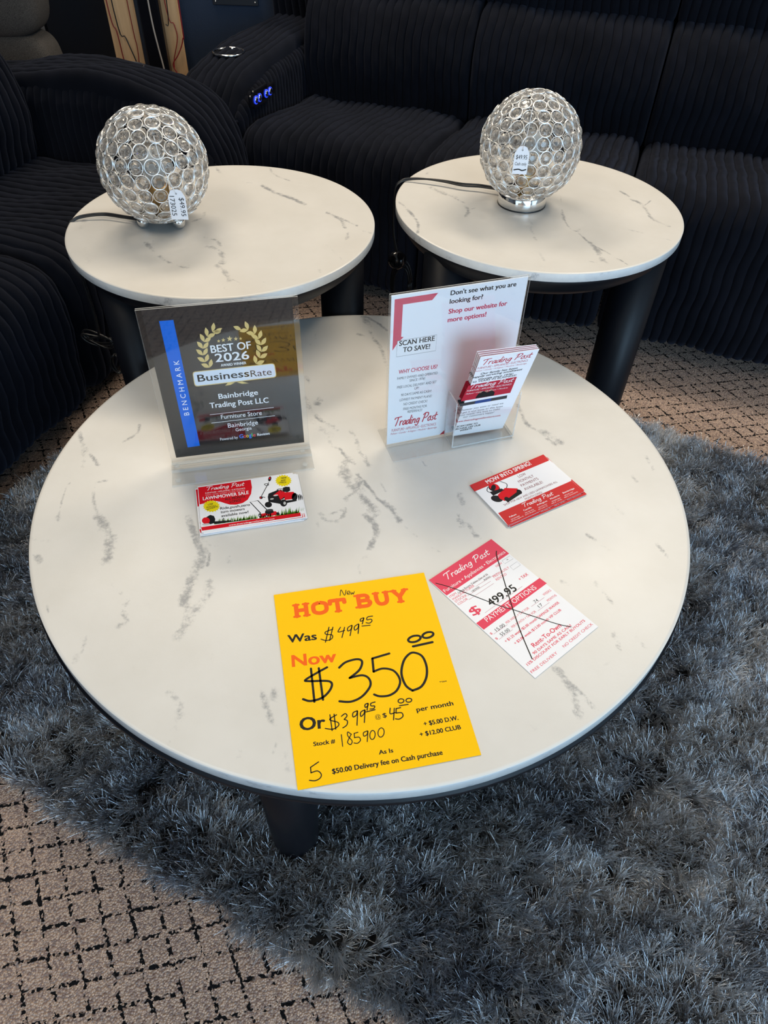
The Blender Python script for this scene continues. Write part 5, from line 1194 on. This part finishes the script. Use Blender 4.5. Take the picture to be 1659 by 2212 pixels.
def basis(n):
    n = n / np.linalg.norm(n); a = np.array([0, 0, 1.0]) if abs(n[2]) < .95 else np.array([1.0, 0, 0])
    x = np.cross(a, n); x /= np.linalg.norm(x); y = np.cross(n, x); return np.stack([x, y, n], 1)
def mk_lamp(label, base, Rg, cz, cut_r, ring_d, seed, feet, cord, extra):
    rg = np.random.default_rng(seed)
    t = thing('crystal_globe_lamp', label, 'lamp', (base[0], base[1], HS))
    Rr = ring_d / 2; dth = ring_d * .915 / Rg; th = 0.0; row = 0; spots = []
    cut = math.pi - math.asin(cut_r / Rg)
    while th < cut - .05:
        n = 1 if th < .05 else max(4, int(2 * math.pi * math.sin(th) * Rg / (ring_d * 1.01)))
        for k in range(n):
            ph = 2 * math.pi * (k + (row % 2) * .5) / n + row * .13
            spots.append(np.array([math.sin(th) * math.cos(ph), math.sin(th) * math.sin(ph), math.cos(th)]))
        th += dth; row += 1
    tv, tf = torus(Rr * .96, .00095); gv, gf = gem(Rr * .80)
    parts = []
    camdir = np.array([-base[0], -base[1], CAM_H - HS - cz]); camdir /= np.linalg.norm(camdir)
    for n in spots:
        B = basis(n); parts.append(((tv @ B.T + n * Rg).tolist(), tf))
        if rg.random() < .35: j = n + rg.normal(0, .05, 3); parts.append(((tv @ basis(j).T + n * (Rg + .002)).tolist(), tf))
    V, F = lathe([(cut_r + .0012, -.0012), (cut_r + .0012, .0012), (cut_r - .0012, .0012), (cut_r - .0012, -.0012), (cut_r + .0012, -.0012)], 48, close=False)
    zc = -math.sqrt(Rg ** 2 - cut_r ** 2); parts.append(([(v[0], v[1], v[2] + zc) for v in V], F))
    V, F = join(parts); o = mesh_obj('wire_lattice', V, F, M['wire'], t); o.location = (0, 0, cz)
    order = sorted(range(len(spots)), key=lambda i: -float(spots[i] @ camdir))
    gm = bpy.data.meshes.new('crystal'); gm.from_pydata(gv.tolist(), [], gf); gm.materials.append(M['crystal'])
    for i in order[:100]:
        n = spots[i]; q = bpy.data.objects.new('crystal', gm); link(q, t)
        Mx = Matrix(basis(n + rg.normal(0, .07, 3)).tolist()).to_4x4(); Mx.translation = Vector(n * (Rg - .001)) + Vector((0, 0, cz)); q.matrix_local = Mx
    rest = [((gv @ basis(spots[i] + rg.normal(0, .07, 3)).T + spots[i] * (Rg - .001)).tolist(), gf) for i in order[100:]]
    V, F = join(rest); o = mesh_obj('crystals', V, F, M['crystal'], t, smooth=False); o.location = (0, 0, cz); o['kind'] = 'stuff'
    V, F = lathe([(.0, 0), (.02, 0), (.02, .045), (.015, .048), (.0, .048)], 24, close=False); o = mesh_obj('bulb_socket', V, F, M['brass'], t); o.location = (0, 0, cz + zc + .004)
    V, F = lathe([(.012, 0), (.014, .012), (.022, .03), (.024, .045), (.018, .06), (.008, .068), (.0, .069)], 24, close=False); o = mesh_obj('light_bulb', V, F, M['bulb'], t); o.location = (0, 0, cz + zc + .05)
    if feet:
        V, F = lathe([(.0, .0), (cut_r, 0), (cut_r, .003), (.0, .003)], 40, close=False); o = mesh_obj('base_plate', V, F, M['chrome'], t); o.location = (0, 0, cz + zc - .004)
        for a in (218, 325, 90):
            a = math.radians(a); bm = bmesh.new(); bmesh.ops.create_uvsphere(bm, u_segments=24, v_segments=16, radius=.0125)
            q = bm_obj('ball_foot', bm, M['chrome'], t, True); q.location = (.043 * math.cos(a), .043 * math.sin(a), .0125)
    else:
        V, F = lathe([(.0, .0005), (cut_r + .003, .0005), (cut_r + .004, .003), (cut_r + .004, .025), (cut_r + .002, .027), (.0, .027)], 64, close=False); q = mesh_obj('base_ring', V, F, M['chrome'], t)
        V, F = lathe([(cut_r + .0045, .0003), (cut_r + .0048, .0015), (cut_r + .0042, .003)], 64, close=False); mesh_obj('base_gasket', V, F, M['rubber'], q)
    b = np.array([base[0], base[1], HS])
    for dz in (0, 1):
        pass
    two = []
    P = catmull([np.array(q) - b for q in cord], 6)
    sd = np.array([0.0022, 0.0022, 0])
    tw = np.linspace(0, 6 if not feet else 1.2, len(P))
    for sg in (-1, 1):
        two.append(tube([p + sg * np.array([.0015 * math.cos(a), .0019 * math.sin(a), .0016 * math.sin(a + .7)]) for p, a in zip(P, tw)], .0021, 8))
    V, F = join(two); pc = mesh_obj('power_cord', V, F, M['rubber'], t)
    extra(pc, b)
    return t
def cordL_extra(pc, b):
    c = np.array([-.685, 1.43, .29]) - b; rg = random.Random(4); parts = []
    for k in range(4):
        w = .034 + .006 * k; ang = rg.uniform(-.5, .5)
        parts.append(tube([c + np.array([w * math.cos(x) * math.cos(ang), w * math.cos(x) * math.sin(ang) + .004 * k, .012 * math.sin(x) + .006 * math.sin(2 * x + k)]) for x in np.linspace(0, 6.28, 28)], .0024, 6))
    for k in range(2):
        parts.append(tube([c + np.array([.028 + .012 * math.sin(x) * (1 + .3 * k), -.005 * k, -.035 - .05 * (1 - math.cos(x)) / 1.0 * .5]) for x in np.linspace(0, 6.28, 24)], .0024, 6))
    V, F = join(parts); mesh_obj('cord_coil', V, F, M['rubber'], pc)
    bm = bmesh.new(); add_box(bm, tuple(c + np.array([.055, 0, -.125])), (.024, .018, .034), bev=.004); bm_obj('plug', bm, M['rubber'], pc)
def cordR_extra(pc, b):
    c = np.array([.012, 1.595, .434]) - b; parts = []
    bm = bmesh.new(); bmesh.ops.create_uvsphere(bm, u_segments=32, v_segments=20, radius=.0215); bmesh.ops.translate(bm, vec=tuple(c), verts=bm.verts)
    bm_obj('cord_ball', bm, M['blackgloss'], pc, True)
    for k in range(3):
        w = .02 + .004 * k
        parts.append(tube([c + np.array([w * math.cos(x) * .9 + .012, .004 * k, -.06 + 2.1 * w * math.sin(x)]) for x in np.linspace(0, 6.28, 26)], .0024, 6))
    V, F = join(parts); mesh_obj('cord_coil', V, F, M['rubber'], pc)
mk_lamp('crystal globe lamp on small chrome ball feet with a white tag', (-.457, 1.388), .099, .1075, .05, .0272, 5, True,
    [(-.47, 1.37, .614), (-.5, 1.375, .61), (-.535, 1.385, .609), (-.579, 1.395, .609), (-.618, 1.388, .607), (-.638, 1.378, .602), (-.651, 1.374, .585), (-.658, 1.385, .5), (-.668, 1.41, .38), (-.68, 1.428, .31)], cordL_extra)
mk_lamp('crystal globe lamp standing on a round chrome ring base', (.274, 1.534), .0995, .1135, .047, .0262, 8, False,
    [(.235, 1.575, .612), (.192, 1.593, .611), (.151, 1.6, .610), (.111, 1.616, .610), (.07, 1.628, .609), (.036, 1.634, .606), (.014, 1.632, .6), (.002, 1.628, .58), (.001, 1.615, .5), (.011, 1.6, .45)], cordR_extra)

# ------------------------------------------------------------------ price tags hanging on the lamps
def mk_tag(label, hole, top, yaw, lean, w, h, rows, vertical):
    """hole: eyelet point, string rises to top"""
    t = thing('price_tag', label, 'price tag', hole)
    Vp = [(-w / 2, -h), (w / 2, -h), (w / 2, -.008), (w / 2 - .006, .003), (.003, .005), (-.003, .005), (-w / 2 + .006, .003), (-w / 2, -.008)]
    bm = bmesh.new(); fv = [bm.verts.new((x, y, 0)) for x, y in Vp]; bv = [bm.verts.new((x, y, -.0004)) for x, y in Vp]; n = len(fv)
    bm.faces.new(fv); bm.faces.new(bv[::-1])
    for i in range(n): bm.faces.new((fv[i], bv[i], bv[(i + 1) % n], fv[(i + 1) % n]))
    mats = [ink('tagwhite'), ink('ink')]
    def wr(V, F):
        vs = [bm.verts.new((v[0], v[1], .0002)) for v in V]
        for f in F:
            try: q = bm.faces.new([vs[i] for i in f]); q.material_index = 1
            except ValueError: pass
    V, F = stroke_poly([(.0012 * math.cos(a), -.002 + .0012 * math.sin(a)) for a in np.linspace(0, 6.28, 9)], .0006); wr(V, F)
    for s, x, y, ln, cap in rows:
        Q, F = text_mesh(s, 'r'); x0, x1 = Q[:, 0].min(), Q[:, 0].max(); q = np.stack([(Q[:, 0] - x0) * ln / (x1 - x0), Q[:, 1] * cap / cap_h()], 1)
        if vertical: q = np.stack([q[:, 1], -q[:, 0]], 1)
        wr(q + [x, y], F)
    if not vertical: V, F = stroke_poly([(-w * .4, -h * .83), (-w * .1, -h * .80), (w * .15, -h * .84), (w * .4, -h * .80)], .0022); wr(V, F)
    rot = Matrix.Rotation(yaw, 4, 'Z') @ Matrix.Rotation(math.pi / 2 - lean, 4, 'X')
    o = bm_obj('tag_card', bm, mats, t, normals=False); o.matrix_local = rot
    h0 = np.array(hole); P = [np.array(q) - h0 for q in top]
    V, F = tube([(.0, .0, -.002)] + P, .0006, 6, 4); mesh_obj('string', V, F, M['string'], t)
    return t
mk_tag('white price tag hanging on the ball-footed crystal lamp', (-.392, 1.282, .702), [(-.4, 1.272, .735), (-.408, 1.277, .768), (-.414, 1.289, .793)], .05, .12, .031, .047, [('$49.95', .004, -.009, .032, .0085), ('173025', -.0125, -.006, .034, .0085)], True)
mk_tag('white price tag hanging on the ring-based crystal lamp', (.240, 1.418, .748), [(.243, 1.413, .775), (.248, 1.43, .806), (.25, 1.44, .818)], -.05, .05, .028, .045, [('$49.95', -.0105, -.018, .021, .0075), ('Cash only', -.011, -.029, .022, .0058)], False)

# ------------------------------------------------------------------ papers lying on the coffee table
ZT = HC + .0006
def flat(ctr, ang, w, h, z):
    a = math.radians(ang); c, s = math.cos(a), math.sin(a)
    return plane_mw((ctr[0] - (c * w - s * h) / 2, ctr[1] - (s * w + c * h) / 2, z), a)
o = Sheet(.2159, .2794, .0004, 'yellow').run(PRINTS['HOT']).build('sale_sheet', flat((-.0135, .483), 13.0, .2159, .2794, ZT))
tag(o, 'yellow hot buy price sheet lying at the front of the coffee table', 'sign')
o = Sheet(.127, .2032, .0004, 'paper').run(PRINTS['TAG']).build('rental_price_card', flat((.1815, .5942), 40.7, .127, .2032, ZT))
tag(o, 'pink and white rent-to-own price card crossed out with pen', 'price card')
def stack(name, key, n, ctr, ang, group, top_label, under_label, offs, paper='paper'):
    first = None
    for i in range(n):
        z = ZT + i * .00062; dx, dy, da = offs[i % len(offs)] if i < n - 1 else (0, 0, 0)
        mw = flat((ctr[0] + dx, ctr[1] + dy), ang + da, .1524, .1016, z)
        if first is None: first = Sheet(.1524, .1016, .00035, paper).run(PRINTS[key]).build(name, mw); q = first
        else: q = first.copy(); COL.objects.link(q); q.matrix_world = mw
        tag(q, top_label if i == n - 1 else under_label, 'flyer card', group)
stack('lawnmower_sale_card', 'LAWN', 8, (-.2118, .772), 15.0, 'stack of lawnmower sale cards', 'topmost lawnmower sale card with grass border on the left stack', 'white-edged card under the top lawnmower sale card in the left stack',
    [(.003, -.003, -.6), (.005, -.0015, 0), (-.002, -.004, .4), (.008, 0, -.3), (-.003, -.002, .8), (.006, -.001, .3), (.0035, -.002, 0)])
stack('spring_mower_card', 'MOW', 6, (.2295, .822), 31.5, 'stack of red mow into spring cards', 'topmost red mow into spring card on the right stack', 'red card edge under the top mow into spring card in the right stack',
    [(.003, -.001, -1.6), (.0, .003, 1.0), (.005, -.002, -.8), (-.001, .002, .5), (.002, .002, 1.4)])

# ------------------------------------------------------------------ acrylic sign holders
def slab(bm, c, s, edge_axis):
    """box whose two large faces (normal along edge_axis) are clear and whose rims show as bright edges"""
    r = bmesh.ops.create_cube(bm, size=1.0); vs = r['verts']
    for v in vs: v.co = Vector((c[0] + v.co.x * s[0], c[1] + v.co.y * s[1], c[2] + v.co.z * s[2]))
    for f in {f for v in vs for f in v.link_faces}:
        f.normal_update(); f.material_index = 0 if abs(f.normal[edge_axis]) > .5 else 1
AC = [M['acrylic'], M['edge']]; BC = [M['acrylic'], M['softedge']]
# award sign: local frame, origin at the middle of its foot
YB = .2345
t = thing('award_sign', 'clear acrylic stand holding a black best of 2026 award card', 'sign', (-.240, .8785, HC), YB)
tb = .086
bm = bmesh.new(); slab(bm, (0, 0, .1355), (.2275, .0022, .271), 1)
p = bm_obj('front_sheet', bm, AC, t); p.matrix_local = Matrix.Translation((0, 0, .003)) @ Matrix.Rotation(-tb, 4, 'X')
bm = bmesh.new(); slab(bm, (0, .0050, .1355), (.2275, .0022, .271), 1)
p = bm_obj('rear_sheet', bm, AC, t); p.matrix_local = Matrix.Translation((0, 0, .003)) @ Matrix.Rotation(-tb, 4, 'X')
p = Sheet(.211, .257, .0004, 'blackpaper').run(PRINTS['BENCH']).build('award_card', None, t)
p.matrix_local = Matrix.Translation((0, 0, .003)) @ Matrix.Rotation(-tb, 4, 'X') @ Matrix.Translation((-.1055, .0030, .0122)) @ Matrix.Rotation(math.pi / 2, 4, 'X')
bm = bmesh.new(); slab(bm, (0, -.0175, .0021), (.229, .066, .0036), 2); slab(bm, (0, -.012, .0075), (.229, .019, .0062), 2)
bm_obj('base', bm, BC, t)
for x in (-.105, .1):
    for y in (-.012, -.040):
        V, F = lathe([(.0, 0), (.0045, 0), (.0045, .0006), (.0, .0008)], 16, close=False); q = mesh_obj('bumper_dot', V, F, M['softedge'], t); q.location = (x, y, .0106 if y > -.02 else .0042)
# website sign with brochure pocket
YS = .332
t = thing('website_sign', 'clear acrylic stand with white website sheet and a brochure pocket', 'sign', (.104, .953, HC), YS)
bm = bmesh.new(); slab(bm, (0, 0, .1432), (.2205, .002, .281), 1); bm_obj('front_sheet', bm, AC, t)
bm = bmesh.new(); slab(bm, (0, .0056, .1432), (.2205, .002, .281), 1); bm_obj('rear_sheet', bm, AC, t)
p = Sheet(.2159, .2794, .0004, 'paper').run(PRINTS['SITE']).build('printed_sheet', None, t)
p.matrix_local = Matrix.Translation((-.10795, .0030, .0036)) @ Matrix.Rotation(math.pi / 2, 4, 'X')
bm = bmesh.new(); slab(bm, (0, .003, .0016), (.2205, .088, .0026), 2); bm_obj('base', bm, BC, t)
bm = bmesh.new(); x0, x1, yd, hh = -.003, .111, -.036, .098
slab(bm, (x0, yd / 2, .05), (.002, -yd, .094), 0); slab(bm, (x1, yd / 2, .05), (.002, -yd, .094), 0); slab(bm, ((x0 + x1) / 2, yd, .047), (x1 - x0, .002, .088), 1); slab(bm, ((x0 + x1) / 2, yd / 2, .004), (x1 - x0, -yd, .002), 2)
bm_obj('brochure_pocket', bm, AC, t)
sign_mw = Matrix.Translation((.104, .953, HC)) @ Matrix.Rotation(YS, 4, 'Z')
# brochures in the pocket
first = None
for i in range(4):
    back = 3 - i   # 0 is the front one
    mw = Matrix.Translation((.159 + .0006 * back, .958 + .0016 * back, .4375)) @ Matrix.Rotation(.287 - .01 * back, 4, 'Z') @ Matrix.Rotation(math.pi / 2 + .322 - .009 * back, 4, 'X') @ Matrix.Translation((-.0466 - .0010 * back, .0004 * back, 0))
    if first is None:
        first = Sheet(.0932, .2159, .0007, 'paper', 'backred').run(PRINTS['BRO']).build('brochure', mw); q = first
    else: q = first.copy(); COL.objects.link(q); q.matrix_world = mw
    tag(q, 'front brochure leaning out of the clear pocket of the website sign' if back == 0 else 'brochure tucked behind the front one in the clear sign pocket', 'brochure', 'brochures in the sign pocket')

# ------------------------------------------------------------------ background behind the sofas
def tilted_pad(name, pts_fn): pass
t = thing('grey_recliner', 'grey tweed recliner back behind the black loveseat', 'chair', (-1.515, 3.0, 0))
def cushion(name, w, d, h, z, mat, parent, taper=0.0, nx=14, p=3.2):
    bm = bmesh.new(); bmesh.ops.create_uvsphere(bm, u_segments=40, v_segments=24, radius=1.0)
    for v in bm.verts:
        x, y, zz = v.co; e = lambda q: math.copysign(abs(q) ** (2 / p), q)
        r = math.hypot(x, y); cx, cy = (x / r, y / r) if r > 1e-6 else (0, 0); rs = min(r, 1) ** (2 / p)
        k = 1 + taper * e(zz)
        v.co = Vector((e(cx) * rs * w / 2 * k, e(cy) * rs * d / 2, z + e(zz) * h / 2))
    return bm_obj(name, bm, mat, parent, True)
o = cushion('back_cushion', .52, .2, .36, .735, M['greycloth'], t, .05, p=5)
o = cushion('lower_back', .52, .18, .36, .395, M['greycloth'], t, -.05, p=6)
o = cushion('seat', .36, .3, .28, .26, M['greycloth'], t); o.location = (-.1, .2, 0)
bm = bmesh.new(); add_box(bm, (-.1, .14, .07), (.36, .36, .13), bev=.01); bm_obj('base', bm, M['blackcloth'], t)

bm = bmesh.new(); add_box(bm, (0, 0, .62), (.32, .12, 1.24), bev=.012)
t = thing('speaker_tower', 'tall black cloth-covered cabinet beside the tan plywood board', 'speaker', (-1.325, 3.52, 0), math.radians(-4))
o = bm_obj('cabinet', bm, M['blackcloth'], t)
bm = bmesh.new(); add_box(bm, (0, -.063, .62), (.28, .01, 1.12), bev=.004); bm_obj('grille_cloth', bm, M['speakerplastic'], t)
bm = bmesh.new(); add_box(bm, (0, 0, .7), (.27, .02, 1.4)); o = bm_obj('plywood_board', bm, M['wood']); o.location = (-.957, 3.14, 0); o.rotation_euler = (0, 0, math.radians(-3))
tag(o, 'tan plywood board standing behind the sofas with red wires over it', 'board')
t = thing('black_post', 'glossy black post in front of the tan plywood board', 'post', (-.914, 3.09, 0))
bm = bmesh.new(); add_box(bm, (0, 0, .7), (.078, .04, 1.4), bev=.006); bm_obj('post', bm, M['blackgloss'], t)
bm = bmesh.new(); add_box(bm, (-.046, .004, .7), (.014, .03, 1.4), bev=.003); bm_obj('side_trim', bm, M['speakerplastic'], t)
V, F = tube([(.004, -.022, 1.3), (.005, -.0224, .75), (.006, -.0225, .6), (.012, -.0225, .52), (.020, -.022, .44), (.028, -.021, .3)], .003, 6, 5); mesh_obj('pale_strip', V, F, pbr('pale_strip', (.35, .31, .28), .6), t)
def wire(name, label, pts, mat, r=.0022):
    V, F = tube(pts, r, 6, 6); o = mesh_obj(name, V, F, mat); tag(o, label, 'wire', 'wires hanging over the plywood board')
wire('cable', 'red wire down the left edge of the tan board', [(-1.077, 3.12, 1.35), (-1.077, 3.115, .66), (-1.062, 3.115, .55), (-1.058, 3.115, .47), (-1.05, 3.11, .40), (-1.075, 3.11, .33), (-1.1, 3.1, .0)], M['redwire'])
wire('cable', 'dark wire slanting down from the left edge of the tan board', [(-1.06, 3.11, 1.35), (-1.055, 3.11, .62), (-1.03, 3.11, .53), (-1.0, 3.108, .42), (-.99, 3.108, .3), (-.99, 3.1, .0)], M['rubber'])
wire('cable', 'thin dark red wire hanging straight on the left of the board', [(-1.005, 3.118, 1.35), (-1.0, 3.115, .62), (-.996, 3.115, .5), (-1.003, 3.112, .38), (-1.0, 3.105, .0)], M['redwire'], .0018)
wire('cable', 'red wire zigzagging on the right of the black post', [(-.865, 3.112, 1.35), (-.862, 3.112, .67), (-.84, 3.112, .58), (-.836, 3.112, .535), (-.86, 3.112, .47), (-.864, 3.108, .44)], M['redwire'], .0018)
wire('cable', 'dark red wire looping past the right edge of the board', [(-.80, 3.09, 1.35), (-.805, 3.09, .62), (-.81, 3.09, .54), (-.835, 3.09, .49), (-.862, 3.09, .455), (-.85, 3.09, .42), (-.82, 3.1, .33), (-.79, 3.1, .0)], M['redwire'])
wire('cable', 'black wire crossing the board beside the post', [(-.83, 3.1, 1.35), (-.85, 3.1, .66), (-.868, 3.1, .58)], M['rubber'], .0018)

t = thing('pa_speaker', 'blue-grey cloth speaker cabinet with a recessed handle behind the sofa arm', 'speaker', (-.60, 3.36, 0), math.radians(-1))
bm = bmesh.new(); add_box(bm, (0, 0, .6), (.52, .34, 1.2), bev=.012); bm_obj('cabinet', bm, M['grille'], t)
# handle plate with rim, dark recess and four screws
bm = bmesh.new()
for c, s in (((0, 0, -.046), (.17, .008, .022)), ((0, 0, .046), (.17, .008, .022)), ((-.072, 0, 0), (.026, .008, .075)), ((.072, 0, 0), (.026, .008, .075))): add_box(bm, c, s, bev=.002)
h = bm_obj('handle_plate', bm, M['speakerplastic'], t); h.location = (-.012, -.174, .688)
bm = bmesh.new(); add_box(bm, (0, .002, 0), (.12, .003, .072)); bm_obj('handle_recess', bm, M['cuphole'], h)
for x in (-.074, .074):
    for z in (-.046, .046):
        V, F = lathe([(.0, 0), (.0035, 0), (.003, .002), (.0, .0025)], 14, close=False); q = mesh_obj('screw', V, F, M['chrome'], h); q.location = (x, -.004, z); q.rotation_euler = (math.pi / 2, 0, 0)

# ------------------------------------------------------------------ shag rug
RA = math.radians(-25.4); RT = np.array([math.cos(RA), math.sin(RA)]); RN = np.array([-math.sin(RA), math.cos(RA)])
t0, t1, n0, n1 = -1.275, .835, .185, 1.64
rc = RT * (t0 + t1) / 2 + RN * (n0 + n1) / 2
rug = thing('shag_rug', 'charcoal grey shag rug under the coffee table', 'rug', (rc[0], rc[1], 0), RA)
bm = bmesh.new(); add_box(bm, (0, 0, .006), (t1 - t0, n1 - n0, .012)); bm_obj('backing', bm, pbr('rug_backing', (.012, .012, .013), .95), rug)
def snoise(x, y, seed, f):
    r = np.random.default_rng(seed); v = 0
    for i in range(7):
        a = r.uniform(0, 6.28); k = f * r.uniform(.6, 1.8); v = v + np.sin((x * math.cos(a) + y * math.sin(a)) * k + r.uniform(0, 6.28))
    return v / 3.0
rg = np.random.default_rng(2)
sp = .0140
gx, gy = np.meshgrid(np.arange(t0 + .004, t1 - .004, sp) - (t0 + t1) / 2, np.arange(n0 + .004, n1 - .004, sp) - (n0 + n1) / 2)
cx = gx.ravel() + rg.uniform(-.005, .005, gx.size); cy = gy.ravel() + rg.uniform(-.005, .005, gx.size)
K = 50
# fewer filaments where the table hides the pile
wx = rc[0] + cx * RT[0] + cy * RN[0]; wy = rc[1] + cx * RT[1] + cy * RN[1]
hid = np.hypot(wx - CO[0], wy - CO[1] - .06) < .36
cnt = np.where(hid, 9, K)
off = (wy < -.12) ; cnt = np.where(off, 6, cnt)
idx = np.repeat(np.arange(len(cx)), cnt); m = len(idx)
la = 2.6 * snoise(cx, cy, 7, 11.0) + 1.1 * snoise(cx, cy, 8, 45.0) + rg.normal(0, .5, len(cx))
lm = np.clip(.50 + .50 * snoise(cx, cy, 9, 32.0) + rg.normal(0, .24, len(cx)), .05, 1.05)
# tufts near the border fall outwards
bx = np.maximum(np.abs(cx) - (t1 - t0) / 2 + .05, 0) * np.sign(cx) / .05; by = np.maximum(np.abs(cy) - (n1 - n0) / 2 + .05, 0) * np.sign(cy) / .05
dx = lm * np.cos(la) + bx * .9; dy = lm * np.sin(la) + by * .9
hl = rg.uniform(.034, .050, len(cx))
a = rg.uniform(0, 6.28, m); s = np.sqrt(rg.uniform(0, 1, m))
ra = .0050; spread = .34
D = np.stack([dx[idx] + spread * s * np.cos(a) * 1.1, dy[idx] + spread * s * np.sin(a) * 1.1, np.ones(m)], 1)
D /= np.linalg.norm(D, axis=1)[:, None]
ln = hl[idx] * rg.uniform(.70, 1.08, m)
root = np.stack([cx[idx] + ra * s * np.cos(a), cy[idx] + ra * s * np.sin(a), np.full(m, .011)], 1)
D0 = np.stack([dx[idx] * .45, dy[idx] * .45, np.ones(m)], 1); D0 /= np.linalg.norm(D0, axis=1)[:, None]
curl = rg.normal(0, .0034, (m, 3)); curl[:, 2] *= .5
P0 = root; P1 = root + D0 * (ln * .45)[:, None]; P2 = P1 + (D * .75 + D0 * .25) * (ln * .32)[:, None] + curl; P3 = P2 + D * (ln * .3)[:, None] + curl * 1.6
P3[:, 2] -= (ln * .10) * np.hypot(D[:, 0], D[:, 1]); PP = np.stack([P0, P1, P2, P3], 1); PP[:, :, 2] = np.maximum(PP[:, :, 2], .004)
hc = bpy.data.hair_curves.new('pile'); hc.add_curves([4] * m)
hc.attributes['position'].data.foreach_set('vector', PP.reshape(-1).astype(np.float32))
ra_at = hc.attributes.get('radius') or hc.attributes.new('radius', 'FLOAT', 'POINT')
ra_at.data.foreach_set('value', np.tile(np.array([.00055, .0005, .00047, .0004], np.float32), m))
hc.materials.append(M['pile'])
o = bpy.data.objects.new('pile', hc); link(o, rug); o['kind'] = 'stuff'
